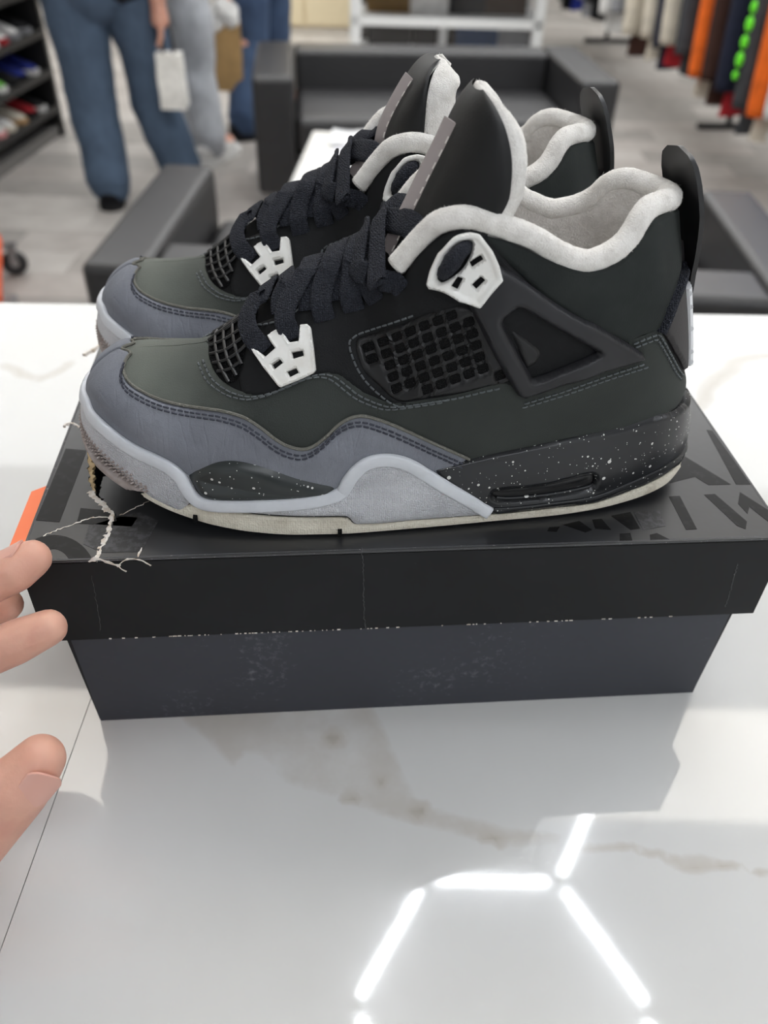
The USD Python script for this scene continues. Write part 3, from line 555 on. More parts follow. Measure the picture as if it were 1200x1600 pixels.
# ---- black eyestay with the side net in its opening
eyestay = [(392,512),(410,504),(442,495),(472,477),(492,472),(535,455),(575,440),(612,431),(640,419),(672,378),(720,360),(760,368),(800,420),(850,470),(905,505),(985,545),(960,575),(890,596),(820,618),(790,606),(715,623),(665,631),(622,636),(598,632),(570,620),(550,606),(530,592),(511,588),(490,592),(460,606),(430,618),(400,624),(378,619),(372,590),(384,545)]
net_open = [(556,540),(559,532),(566,529),(615,514),(650,501),(690,489),(740,486),(770,540),(800,594),(752,610),(715,619),(665,626),(622,630),(590,604),(568,580),(558,556)]
part('eyestay', panel(eyestay, .0010, smoothit=False, holes=[spline_px(net_open)]), 'black', 40, sub=[('stitching', cat_([stitches([(780,610),(752,616),(715,625),(665,633),(622,638),(583,611),(561,584),(549,556),(546,538),(553,530),(566,523),(615,507),(655,493)], .0012), stitches([(395,508),(412,510),(442,501),(472,483)], .0012), stitches([(478,484),(492,480)], .0012)]), 'thread', 'stuff')])
holes, k = [], 0
opn = Polygon(spline_px(net_open)).buffer(-3)
for j in range(-4, 12):
    for i in range(-6, 16):
        c = np.array([540, 440])+(np.array([140, 420])+i*np.array([87, -32])+j*np.array([22, 73]))/4
        a, b = np.array([87, -32])/4, np.array([22, 73])/4
        qd = Polygon([c+.38*(-a-b), c+.38*(a-b), c+.38*(a+b), c+.38*(-a+b)]).buffer(-3).buffer(3)
        if opn.contains(qd): holes.append(np.array(qd.exterior.coords)[:-1])
part('side_net', panel(net_open, .0013, .001, .0009, holes=holes, back=.0004), 'net', 40, sub=[('backing', panel(net_open, .00025, back=.0002), 'mesh', None)])
# ---- net over the front of the tongue
fnet = [(327,536),(330,525),(345,508),(368,492),(396,487),(392,520),(384,548),(374,585),(358,601),(340,585),(328,560)]
part('front_net', panel([(326,545),(332,520),(350,500),(372,488),(400,478),(394,520),(384,548),(372,590),(358,601),(338,585),(327,562)], .0007), 'mesh', 40, sub=[('cord', list([thread(l, .0014, .0008) for l in (
    [(338,512),(337,540),(343,570),(358,600)], [(352,500),(350,530),(356,562),(370,590)], [(366,491),(364,520),(370,552),(378,572)], [(382,484),(379,510),(384,538)],
    [(330,528),(352,518),(372,503),(396,490)], [(328,543),(350,534),(372,520),(394,505)], [(328,556),(352,550),(372,536),(392,520)], [(333,570),(354,565),(374,552),(388,538)], [(340,583),(358,580),(376,568)])]), 'net', None)])
# ---- collar panel, woven seam and heel counter
collar = [(758,366),(792,378),(830,392),(877,416),(925,426),(960,414),(987,390),(1005,366),(1021,338),(1040,332),(1060,327),(1070,400),(1060,445),(1044,485),(1032,519),(1003,528),(980,541),(900,500),(848,465),(795,415),(765,385)]
part('collar_panel', panel(collar, .0012, smoothit=False), 'dolive')
cs = sq([(1063,426),(1052,462),(1042,485),(1033,521),(1051,552),(1066,580)])
part('heel_counter', sqpanel(np.vstack([cs, [(LEN+.004, cs[-1, 1]), (LEN+.004, QU*.80), (sq([(1066,405)])[0, 0], QU*.80)]]), .0022), 'counter', sub=[('seam', both(tube(resample((lambda a: a[0]+a[1]*.0016)(S(sq(spline_px([(1066,412),(1056,445),(1046,470),(1036,498),(1026,521)], False)))), .0015), .0026, 6, flat=.35)), 'lace', None)])
# ---- moulded wing
wing = [(736,489),(732,480),(781,420),(790,424),(850,464),(930,511),(1010,559),(1013,564),(1007,570),(945,588),(883,608),(822,630),(812,627),(790,592),(765,547)]
cut = [(789,511),(796,501),(808,491),(821,490),(870,519),(932,554),(931,562),(885,582),(838,599),(831,592),(806,548)]
def wt(P, de, d): return .0052*(.35+.65*np.sqrt(np.clip(1-(1-np.clip(d/.0026, 0, 1))**2, 0, 1)))
part('wing', panel(wing, wt, .0026, .001, False, holes=[spline_px(cut, n=4)], back=0, h=.0048), 'wing')
part('wing_net', panel([(797,520),(815,528),(838,545),(846,556),(838,572),(822,580),(812,560)], .0016, back=0), 'net')
# ---- lace plates
plate_hi = [(664,449),(669,428),(683,399),(708,374),(738,358),(745,357),(752,364),(770,396),(781,420),(787,444),(752,486),(749,487),(718,477),(668,456)]
hi_holes = [spline_px([(682,436),(697,410),(707,391),(722,382),(733,380),(739,385),(735,405),(720,428),(694,445),(685,444)], n=4), [(734,414),(752,403),(756,410),(738,422)], [(705,452),(715,437),(724,440),(715,457)], [(738,450),(752,437),(759,443),(745,457)]]
rim = lambda hgt, w=.0016, dp_=.0009: (lambda P, de, d: (hgt-dp_*sm01((de-w)/.0008))-hgt*.22*(1-np.sqrt(np.clip(1-(1-np.clip(d/.0007, 0, 1))**2, 0, 1))))
part('lace_plate', panel(plate_hi, rim(.0078), step=.0006, smoothit=False, holes=hi_holes, back=0, h=.0074), 'white', 30, sub=[('plate_base', panel([((x-727)*.95+727, (y-424)*.95+424) for x, y in plate_hi], .0050, smoothit=False, back=0), 'mesh', None)])
plate_lo = [(390,547),(396,545),(413,560),(429,546),(421,535),(416,526),(427,518),(442,512),(446,528),(451,537),(466,535),(467,518),(468,509),(479,508),(484,512),(489,545),(493,581),(489,586),(465,597),(437,608),(433,605),(410,576)]
lo_holes = [[(422,571),(435,562),(441,569),(427,580)], [(454,552),(472,549),(474,558),(457,563)], [(447,583),(462,577),(466,585),(452,592)]]
part('lace_plate', panel(plate_lo, rim(.0042, .0006, .0003), step=.0006, smoothit=False, holes=lo_holes, back=0, h=.0040), 'white', 30)
# ---- midsole pieces
lip_in = [(142,616),(147,634),(157,650),(177,670),(202,687),(227,702),(260,717),(284,733),(296,744),(304,762),(316,777),(334,782),(365,783),(420,783),(470,779),(505,772),(525,766),(535,757),(545,739),(560,725),(580,715),(602,712),(627,716),(650,725),(670,735),(705,757),(740,776),(769,804)]
low = [(769,807),(752,809),(720,811),(640,817),(600,821),(570,822),(556,822),(546,815),(535,812),(470,812),(402,808),(340,800),(300,791),(288,795),(275,800),(237,783),(222,772),(205,757),(180,738),(157,715),(140,690)]
li = sq(spline_px(lip_in, False), .0030); lo = sq(spline_px(low, False), .0030)
li[:, 1] = np.minimum(li[:, 1], np.interp(li[:, 0], [.055, .085], [-.0085, .02]))
qa, qb = li[li[:, 0] > .004][0, 1], lo[-1, 1]
poly = np.vstack([[(-.004, qa)], li[li[:, 0] > .004], lo[lo[:, 0] > .006], [(-.004, qb)]])
part('foam_frame', sqpanel(poly, .0037, .003, .0010, relax=12), 'grain', 45)
# raised smooth lip along the frame's upper edge
def lip(px, w, h0, h1, far=True, pre=None):
    p = sq(spline_px(px, False), h0)
    if pre is not None: p = np.vstack([pre, p[p[:, 0] > pre[-1][0]+.001]])
    p = resample(p, .0012); X, N = S(p); m = tube(X+N*h0, w, 12, N, flat=h1); return both(m) if far else m
lipc = [(137,633),(142,648),(151,660),(167,675),(192,695),(217,710),(250,725),(270,737),(284,751),(292,766),(306,783),(326,791),(365,793),(420,792),(475,788),(512,781),(534,771),(546,752),(558,738),(575,726),(600,721),(625,724),(645,732),(668,746),(700,766),(735,786),(764,804)]
_l0 = sq([lipc[0], lipc[1]], .0034)
LIPPRE = [(0, _l0[0, 1]+.0006), (_l0[0, 0]*.35, _l0[0, 1]+.0006), (_l0[0, 0]*.7, _l0[0, 1]+.0003)]
part('foam_lip', lip(lipc, .0030, .0034, .60, pre=LIPPRE), 'foam', True)
grv = sq(spline_px([(150,662),(165,690),(190,710),(215,726),(242,736)], False))
part('toe_bumper', sqpanel(np.vstack([[(-.004, -.0190)], sq(spline_px([(150,702),(160,717),(185,738),(210,753),(222,763),(231,770)], False))[4:], [sq([(205,763)])[0], sq([(180,749)])[0], sq([(158,729)])[0], (-.004, -.030)]]), .0036, .0015, .0009), 'toegrip', 40,
     sub=[('tread', both(cat_([tube(np.stack([S(np.array([[s, q]]))[0][0]+S(np.array([[s, q]]))[1][0]*.0037 for s, q in ((a, b), (a+.0016, b+.002))]), 0.0005, 4) for b in (-.0300, -.0278, -.0256, -.0234) for a in np.arange(.001, .058, .0024) if b < -.0200-.16*max(0, a-.030)])), 'toegrip', 'stuff')])
insert = [(296,743),(315,732),(340,722),(365,720),(395,725),(430,736),(465,748),(502,757),(527,763),(516,773),(500,778),(470,783),(420,786),(365,787),(330,784),(312,776),(302,760)]
part('foam_insert', panel(insert, .0058, .005, .001, relax=12, h=.0026), 'insert', 45)
heelblk = [(674,737),(700,730),(735,722),(770,714),(824,703),(880,691),(930,681),(980,670),(1030,653),(1055,646),(1073,633)]
hb, hl = sq(spline_px(heelblk, False), .0030), sq(spline_px([(1060,732),(1040,744),(1010,760),(980,771),(950,782),(925,790),(860,798),(800,805),(772,807),(745,790),(700,762)], False), .0030)
window = spline_px([(770,772),(790,768),(850,762),(915,746),(928,748),(930,757),(918,768),(860,779),(800,785),(775,783)], n=4)
hp = np.vstack([hb, [(LEN+.004, hb[-1, 1]), (LEN+.004, hl[0, 1])], hl])
def sqholes(poly, t, holes, r=.002, step=.001):
    full = Polygon(poly).buffer(0).difference(shapely.union_all([Polygon(sq(q, .0030)) for q in holes])); cl = full.intersection(shapely.box(0, -QL, LEN, QU))
    if cl.geom_type != 'Polygon': cl = max(cl.geoms, key=lambda g: g.area)
    return both(plate(cl, S, lambda P, d: t*(.4+.6*np.sqrt(np.clip(1-(1-np.clip(shapely.distance(full.boundary, shapely.points(P))/r, 0, 1))**2, 0, 1))), r, step, .001))
part('heel_foam', sqholes(hp, .0034, [window]), 'speck', 45, sub=[('ridge', list([thread(l, .0034, .0007) for l in ([(775,779),(800,780),(860,774),(915,763),(926,757)], [(772,797),(800,796),(860,789),(925,779),(980,758),(1030,735),(1062,714)])]), 'speck', None),
                                                       ('air_window', panel(window, .0004, back=.0002, smoothit=False), 'tab', None)])
sole_hi = [(231,771),(255,783),(275,796),(288,792),(300,789),(320,793),(402,806),(470,810),(535,810),(546,813),(556,820),(600,819),(640,815),(720,809),(770,805),(800,803),(860,796),(920,789),(950,781),(980,770),(1010,758),(1040,742),(1064,722)]
sh_ = sq(spline_px(sole_hi, False)); 
part('outsole', sqpanel(np.vstack([sh_, [(LEN+.004, sh_[-1, 1]), (LEN+.004, -QL), (sq([(222,775)])[0, 0], -QL)]]), .0016, .0012, .001), 'sole', 40, sub=[('flex_notch', list([both(box(*(lambda c: (c-[.0009, .002, .0016], c+[.0009, .0012, .0013]))(on([p], .0012)[0][0]))) for p in ((306,810), (531,832))]), 'mesh', None)])
# ---- collar roll, lining, insole
def Lc(q, dy): return ony(q[0], q[1], YC+dy)-O
cpx = [(619,418),(633,402),(652,380),(672,360),(694,347),(728,342),(762,349),(798,361),(836,376),(872,398),(908,411),(934,407),(960,394),(982,373),(996,349),(1012,328),(1030,320),(1046,314)]
cdy = [-.0215,-.022,-.023,-.024,-.0255,-.027,-.028,-.0285,-.029,-.029,-.0285,-.0275,-.0258,-.0235,-.021,-.017,-.012,-.005]
CP = np.array([Lc(q, d) for q, d in zip(cpx, cdy)])
ring = np.vstack([CP, CP[-1:]*[1, 0, 1]+[.0012, 0, 0], mir(CP)[::-1]])
ring = resample(catmull(ring, 8), .0012)
def fuzz(m, a, f, seed):
    n = m.vertex_normals; m.vertices = m.vertices+n*(a*(meshkit.fbm(m.vertices*f, 3, seed)-.5))[:, None]; return m
rr = .0040+.0004*np.sin(np.linspace(0, np.pi, len(ring)))
roll = fuzz(tube(ring, rr, 20), .0006, 420, 3)
rows = []
cen = np.array([.205, 0, 0])
for tt_ in np.r_[0, .02, .04, .07, .1, np.linspace(.15, 1, 14)]:
    R_ = ring.copy(); inw = -np.gradient(ring[:, :2], axis=0)[:, ::-1]*[1, -1]; inw /= np.linalg.norm(inw, axis=1, keepdims=True)
    if (inw*(cen[:2]-ring[:, :2])).sum() < 0: inw = -inw
    o_ = np.interp(tt_, [0, .05, .12, .4, 1], [.0012, .0034, .0040, .0038, .0050]); R_[:, :2] += inw*o_
    R_[:, 2] = (ring[:, 2]+.0030)*(1-tt_)+.034*tt_; R_[:, 1] *= np.interp(tt_, [0, .3, 1], [1, .98, .90]); rows.append(R_)
lin_g = np.array(rows); lin_g = lin_g+0
part('collar_roll', roll, 'fleece', True)
part('lining', grid_mesh(lin_g), 'lining', True)
ins_ = Polygon(lin_g[-1][:, :2]).buffer(.004)
part('insole', trimesh.creation.extrude_polygon(ins_, .003, engine='earcut').apply_translation([0, 0, .031]), 'mesh')
# ---- heel tab and badge
ys = np.linspace(-1, 1, 25); zs = np.linspace(.088, .1485, 40)
hwz = np.interp(zs, [.088, .1, .114, .126, .138, .1435, .1468, .1480, .1485], [.0040, .0050, .0085, .0118, .0118, .0104, .0070, .0040, .0006])
tabg = lambda off: np.stack([np.stack([(.2640+(.1480-z)*np.interp(z, [.088, .11, .1485], [.30, .36, .45])+off)-np.abs(ys*hw)**2*9-.24*ys*hw, ys*hw+.0005, np.full_like(ys, z)], 1) for z, hw in zip(zs, hwz)])
ga, gb = tabg(0), tabg(.0020)
part('heel_tab', cat_([grid_mesh(ga), grid_mesh(gb[:, ::-1])] + [grid_mesh(np.stack([a, b])) for a, b in ((ga[:, 0], gb[:, 0]), (gb[:, -1], ga[:, -1]), (gb[-1], ga[-1]))]), 'tab', 40)
hz = np.linspace(.060, .096, 12); xh = np.array([np.interp(z, G[-1, NL:, 2], G[-1, NL:, 0]) for z in hz])
bgm = [tube(np.stack([[x+.0014-18*y*y, y, z] for x, z in zip(xh, hz)]), .0016, 6) for y in np.linspace(-.0085, .0085, 8)]
bgm += [tube(np.array([[np.interp(z, hz, xh)+.0020-18*y*y, y, z] for y in np.linspace(-.010, .010, 9)]), .0012, 6) for z in (.062, .067, .078, .088, .094)]
part('heel_badge', cat_(bgm), 'glossw', 40, kind='stuff', label='white plastic badge on the heel')

# ---- laces: flat ribbons that leave the eyelets and cross the ridge
def ridge_pt(x, side=0.):
    z = np.interp(x, [.0865, .100, .114, .128, .142, .150, .158, .168], [.0715, .0825, .0925, .0985, .1045, .1085, .1140, .1220]); return np.array([x, mid(x)+side, z])
u_idx = int(np.searchsorted(uu, u_x(.148)))
def lace(px, hs, zlift, half=.0040, dx=(.002, .005, .008), down=.014):
    A, N = on(spline_px(px, False, 6), 0); h = np.interp(np.linspace(0, 1, len(A)), np.linspace(0, 1, len(hs)), hs); A = A+N*h[:, None]; x = A[-1, 0]
    e = [ridge_pt(x+dx[0], -.002)+[0, 0, zlift], ridge_pt(x+dx[1], .010)+[0, 0, zlift-.001], mir(ridge_pt(x+dx[2], -.020))+[0, 0, zlift-down]]
    Q = np.vstack([A, e]); n = np.vstack([N, [[-.35, -.2, .9], [-.2, .25, .93], [-.15, .6, .75]]])
    Qs = resample(catmull(Q, 5), .0010); k = np.linspace(0, 1, len(Qs)); ns = np.stack([np.interp(k, np.linspace(0, 1, len(n)), n[:, j]) for j in range(3)], 1)
    return fuzz(tube(Qs, half, 16, ns/np.linalg.norm(ns, axis=1, keepdims=True), flat=.22), .0003, 900, 5)
LACES = [
    ([(417,553),(402,532),(398,508),(408,484),(420,466)], [.0015, .0050, .0050, .0045, .0045], .004, .0043),
    ([(459,534),(452,512),(455,490),(468,466),(480,446)], [.0015, .0048, .0048, .0048, .005], .005, .0043),
    ([(508,504),(505,482),(511,458),(524,436)], [.0006, .0040, .0048, .006], .006, .0043),
    ([(554,489),(551,466),(557,440),(566,418)], [.0006, .0040, .005, .006], .0065, .0043),
    ([(590,474),(584,450),(585,424),(590,402)], [.0006, .0040, .005, .007], .008, .0043),
    ([(630,456),(617,440),(609,420),(606,402)], [.0006, .003, .005, .008], .010, .0040)]
for px, hs, zl, hw in LACES: part('lace', lace(px, hs, zl, hw), 'lace', 50)
for px in ([(440,494),(441,474),(450,456)], [(482,490),(483,468),(494,446)], [(530,474),(531,450),(542,426)], [(571,463),(571,440),(577,414)]): part('lace', lace(px, [.0012, .0024, .0032], .0035, .0038, (.001, .001, .001), .012), 'lace', 50)
knr = lambda n: .0034*np.interp(np.linspace(0, 1, n), [0, .12, .5, .88, 1], [.35, .7, 1, .7, .4])
kn, Nn = on(spline_px([(688,438),(702,418),(718,398),(734,386)], False), .0078); kn = kn-Nn*.0078; kq = resample(kn+Nn*np.interp(np.linspace(0, 1, len(kn)), [0, .25, .7, 1], [.003, .0080, .0080, .004])[:, None], .001); part('lace', fuzz(tube(kq, knr(len(kq)), 12), .0006, 700, 8), 'lace', 50)
# top lace across the tongue, below the pull strip
tl_ = np.array([Lc(q, d) for q, d in (((668,388), -.021), ((655,368), -.017), ((638,353), -.011), ((618,348), -.002), ((600,343), .010))]); tl_ = np.vstack([tl_, mir(tl_[1:2])+[-.002, 0, .002], mir(tl_[:1])])
part('lace', fuzz(tube(resample(catmull(tl_, 8), .0011), .0052, 14, np.tile([-.75, -.35, .55], (len(resample(catmull(tl_, 8), .0011)), 1)), flat=.3), .0003, 900, 6), 'lace', 50)

# ---- tongue (built once for each shoe: the far one leans over and shows more of its fleece)
def tongue(cpx_, epx, edy, spread=1., off=np.zeros(3), ext_=.0035):
    Lc = lambda q, dy: ony(q[0], q[1], YC+off[1]+dy)-O-off
    C_ = np.array([[.1500, .0, .0930], [.1575, 0, .1110]]+[Lc(q, .0) for q in cpx_]); E_ = np.array([[.172, -.022, .098], [.1835, -.029, .118]]+[Lc(q, d) for q, d in zip(epx, edy)])
    n = 40; C_ = resample(catmull(C_, 6), n=n); E_ = resample(catmull(E_, 6), n=n)
    def surf(w, inset):
        a = np.abs(w)[None, :, None]; th = a*np.pi/2
        D_ = (E_-C_)[:, None]
        wx, wy = 1-np.cos(th), np.sin(th)
        P = C_[:, None]+np.concatenate([D_[..., :1]*wx, D_[..., 1:2]*wy*np.where(w > 0, 1, -spread)[None, :, None], D_[..., 2:]*wx], 2)
        return P
    w = np.linspace(-1.0, 1.0, 45); A = surf(w, 0); nn = grid_normals(A)
    if (nn*np.array([1., 0, 0])).sum() > 0: nn = -nn
    kk = np.linspace(0, 1, n)[:, None, None]; taper = np.sqrt(np.clip(1-((kk-.9)/.1).clip(0, 1)**2, .03, 1))
    wv = np.abs(w)[None, :, None]; edg = np.sqrt(np.clip(1-((wv-.86)/.14).clip(0, 1)**2, .02, 1))
    face = cat_([grid_mesh(A+nn*.0012*edg*taper), grid_mesh((A-nn*.001)[:, ::-1])])
    w2 = np.linspace(-1.0, 1.0, 45); B1 = A-nn*.0006
    mid_dir = (E_-C_); 
    ext = np.where(wv > .8, (wv-.8)/.2, 0)*np.array([1., 0, .17])*ext_*np.sqrt(np.clip(1-kk**3, .02, 1))
    B1 = B1+ext*1.0; B2 = A-nn*(.0105*taper*(.55+.45*edg))+ext*1.25+np.array([0, 0, .0012])*taper
    loop = np.concatenate([B1, B2[:, ::-1]], 1); cc = loop[-1].mean(0); loop = np.concatenate([loop, [cc+(loop[-1]-cc)*.6+[0, 0, .0008], cc+(loop[-1]-cc)*.15+[0, 0, .0012]]], 0)
    m = grid_mesh(np.concatenate([loop, loop[:, :1]], 1)); top = loop[-1]; c = top.mean(0)
    fan = trimesh.Trimesh(np.vstack([top, c]), [(i, (i+1) % len(top), len(top)) for i in range(len(top))], process=False)
    pad = cat_([m, fan]); pad.merge_vertices(); pad.fix_normals()
    pad = fuzz(pad, .0007, 400, 11)
    sp = np.array([A[i, 22]+nn[i, 22]*.0022 for i in range(8, int(n*.86))]); sn = np.array([nn[i, 22] for i in range(8, int(n*.86))])
    sp[:, 1] -= .0055; sp[:, 0] += .0010; sn = sn*1.0; sn[:, 1] -= .95; sn /= np.linalg.norm(sn, axis=1, keepdims=True)
    strip = tube(sp, .0046, 10, sn, flat=.12)
    st = []
    for y_ in (-.0088,):
        Q = np.array([A[i, 22]+nn[i, 22]*.0030 for i in range(9, int(n*.85))]); Q[:, 1] += y_; Q[:, 0] += .0016; Q = resample(Q, .0012)
        st += [tube(Q[i:i+3], .0003, 5) for i in range(0, len(Q)-3, 4)]
    return face, pad, strip, cat_(st)
TNEAR = tongue([(648,316),(668,275),(692,228),(716,178),(740,139)], [(788,330),(798,293),(799,250),(790,207),(773,170),(755,144)], [-.029, -.029, -.027, -.023, -.016, -.008], ext_=.0055)
OFF2 = np.array([-.009, .0885, 0])
TFAR = tongue([(590,262),(604,200),(633,143),(656,111),(679,93)], [(660,240),(663,205),(666,163),(669,135),(676,112),(688,96)], [-.024, -.024, -.022, -.019, -.013, -.006], 1., OFF2, .012)

def build_shoe(label, loc, T, group=None):
    t = thing('basketball_shoe', label, 'shoe', loc)
    for name, items in P_.items():
        for mesh, mat, smooth, kind, lab, subs in items:
            p = obj(name, mesh, mat, t, smooth, lab, kind=kind)
            for sn_, sm_, mt_, kd in subs: obj(sn_, sm_, K[mt_], p, 40, kind=kd)
    f, pad, strip, st = T
    p = obj('tongue', f, K['tongue'], t, 40); pd_ = obj('padding', pad, K['fleece'], p, True); hairs('fuzz', pad, K['fleece'], p, 5000, .0016, .00007, 5)
    hairs('fuzz', roll, K['fleece'], stage.GetPrimAtPath(t.GetPath().AppendChild('collar_roll')), 11000, .0014, .00007, 6)
    q = obj('pull_strip', strip, K['strip'], t, 40, 'taupe ribbon strip stitched down the tongue'); obj('stitching', st, K['palethread'], q, 40, kind='stuff')
    return t
build_shoe('near dark green and black high-top sneaker, whole side in view, front of the pair', O+[0, 0, .0008], TNEAR)
build_shoe('far sneaker of the pair, half hidden behind the near one', O+OFF2+[0, 0, .0008], TFAR)
# ================================================================ the hand that holds the box (its wrist is outside the picture)
import manifold3d as m3
def hullchain(chains, edge=.003, smooth=10, lam=.5):
    parts = []
    for ch in chains:
        for (p, r), (q, s) in zip(ch[:-1], ch[1:]):
            a = trimesh.creation.icosphere(2, r).vertices+p; b = trimesh.creation.icosphere(2, s).vertices+q
            parts.append(m3.Manifold.hull_points(np.vstack([a, b])))
    M_ = m3.Manifold.batch_boolean(parts, m3.OpType.Add).refine_to_length(edge)
    me = M_.to_mesh(); t = trimesh.Trimesh(me.vert_properties[:, :3], me.tri_verts, process=True); v0 = t.vertices.copy(); trimesh.smoothing.filter_taubin(t, lamb=lam, nu=lam+.02, iterations=2*smooth)
    dv_ = t.vertices-v0; ln = np.linalg.norm(dv_, axis=1, keepdims=True); t.vertices = v0+dv_*np.minimum(1, edge*1.2/(ln+1e-9)); return t
def skin_nodes(nodes, links):
    nodes['n'] = ('noise_texture', {'scale': 28., 'detail': 4.}); nodes['r'] = ('rgb_ramp', {'ramp': [(.35, lin((206, 152, 133))), (.55, lin((216, 166, 146))), (.72, lin((198, 138, 121)))]})
    nodes['n2'] = ('noise_texture', {'scale': 520., 'detail': 3.}); nodes['b'] = ('bump', {'strength': .25, 'distance': .0005})
    links += [('tc.object', 'n.vector'), ('n.fac', 'r.fac'), ('r.color', 'p.base_color'), ('tc.object', 'n2.vector'), ('n2.fac', 'b.height'), ('b.normal', 'p.normal')]
    nodes['p'][1].update(subsurface_weight=.12, subsurface_radius=(1., .35, .2), subsurface_scale=.004)
skin = material('skin', (224, 172, 150), .5, .4, extra=skin_nodes); nailm = material('nail', (220, 168, 152), .3, .5)
dp = lambda x, y, t: ondepth(x, y, t)
hand = thing('person', 'person whose bare hand reaches in from the left and grips the torn box lid', 'person')
idx = [(dp(-330, 1060, .345), .0150), (dp(-170, 985, .338), .0098), (dp(-50, 925, .328), .0094), (dp(22, 890, .326), .0093), (dp(50, 873, .3265), .0076)]
mdl = [(dp(-340, 1100, .362), .0145), (dp(-190, 1040, .366), .0098), (dp(-70, 985, .362), .0094), (dp(-8, 952, .360), .0088), (dp(8, 945, .359), .0076)]
rng_ = [(dp(-340, 1150, .352), .0140), (dp(-200, 1105, .345), .0096), (dp(-70, 1045, .332), .0093), (dp(25, 1003, .3245), .0091), (dp(75, 981, .3235), .0074)]
lit = [(dp(-345, 1210, .355), .0130), (dp(-250, 1180, .350), .0086), (dp(-165, 1140, .345), .0080), (dp(-110, 1110, .343), .0066)]
thb = [(dp(-300, 1560, .345), .0180), (dp(-140, 1432, .322), .0138), (dp(-45, 1318, .313), .0132), (dp(25, 1232, .309), .0128), (dp(62, 1187, .3085), .0096)]
wrist = [(dp(-560, 1300, .40), .026), (dp(-760, 1420, .44), .027), (dp(-1200, 1650, .52), .033)]
palm = [[(dp(-350, 1075, .350), .0155), (dp(-520, 1210, .385), .020)], [(dp(-350, 1130, .360), .0155), (dp(-540, 1260, .390), .021)], [(dp(-350, 1180, .358), .015), (dp(-550, 1310, .392), .021)], [(dp(-355, 1230, .358), .014), (dp(-560, 1360, .394), .020)],
        [(dp(-300, 1560, .345), .018), (dp(-520, 1400, .385), .021)], [(dp(-380, 1180, .36), .017), (dp(-310, 1530, .35), .016)], [(dp(-540, 1230, .388), .022), wrist[0]], [(dp(-550, 1350, .392), .022), wrist[0]]]
obj('body', hullchain([idx, mdl, rng_, lit, thb, wrist, *palm], .0026, 6), skin, hand, True)
def nail(c, d, n, ln, wd, r):                   # curved plate: centre, direction to the tip, outward normal
    d = d/np.linalg.norm(d); n = n-d*np.dot(n, d); n /= np.linalg.norm(n); s = np.cross(d, n)
    a = np.linspace(-1, 1, 13); b = np.linspace(-1, 1, 15); th = wd/r
    gt = np.array([[c+d*(ln*v*np.sqrt(max(.02, 1-(abs(u)**2.4)*.75)))+s*(r*math.sin(th*u))+n*(r*math.cos(th*u)-r*.0) for u in a] for v in b])
    return cat_([grid_mesh(gt+n*.0004), grid_mesh((gt-n*.0006)[:, ::-1]), *[grid_mesh(np.stack([x+n*.0004, x-n*.0006])) for x in (gt[0], gt[-1], gt[:, 0], gt[:, -1])]])
tocam = lambda p: (CAM-p)/np.linalg.norm(CAM-p)
ic = dp(30, 887, .326); obj('fingernail', nail(ic, idx[4][0]-idx[2][0], .80*AU+.25*tocam(ic), .0066, .0066, .0090), nailm, hand, True)
tc_ = dp(57, 1200, .3098); obj('fingernail', nail(tc_, thb[4][0]-thb[2][0], tocam(tc_)*.80+AR*.50-AU*.02, .0076, .0074, .0122), nailm, hand, True)

# the rest of the person, out of the picture: dark jacket, sleeves, head
jk = material('dark_jacket', (38, 40, 46), .85, bump=[(120, .3, .003)])
W0 = wrist[1][0]
def P3(*a): return np.array(a, float)
tors = [[(P3(.02, -.81, 1.02), .15), (P3(.02, -.82, 1.18), .155), (P3(.02, -.82, 1.34), .15)], [(P3(.16, -.81, 1.02), .13), (P3(.16, -.82, 1.34), .14)], [(P3(-.10, -.82, 1.40), .075), (P3(.28, -.82, 1.40), .075)],
        [(P3(-.10, -.82, 1.40), .075), (P3(-.30, -.58, 1.20), .058), (W0*.35+P3(-.30, -.58, 1.20)*.65, .052), (W0*.9+P3(-.30, -.58, 1.20)*.1, .044)], [(P3(.28, -.82, 1.40), .075), (P3(.36, -.66, 1.16), .055), (P3(.24, -.47, 1.14), .042)]]
obj('jacket', hullchain(tors, .02, 4), jk, hand, True)
hc_ = P3(.09, -.79, 1.62)
obj('head', hullchain([[(P3(.09, -.82, 1.44), .06), (P3(.09, -.81, 1.53), .062), (hc_, .088), (hc_+[0, 0, .04], .09)], [(hc_+[0, .03, -.02], .07), (hc_+[0, .045, -.08], .04)]], .012, 4), skin, hand, True)
obj('hair', hullchain([[(hc_+[0, -.015, .055], .094), (hc_+[0, -.03, 0], .086)]], .012, 4), material('dark_hair', (44, 34, 28), .6), hand, True)
obj('trousers', hullchain([[(P3(.09, -.81, .98), .16), (P3(.0, -.81, .86), .12), (P3(.0, -.79, .1), .07)], [(P3(.09, -.81, .98), .16), (P3(.18, -.81, .86), .12), (P3(.18, -.79, .1), .07)]], .03, 3), jk, hand, True)

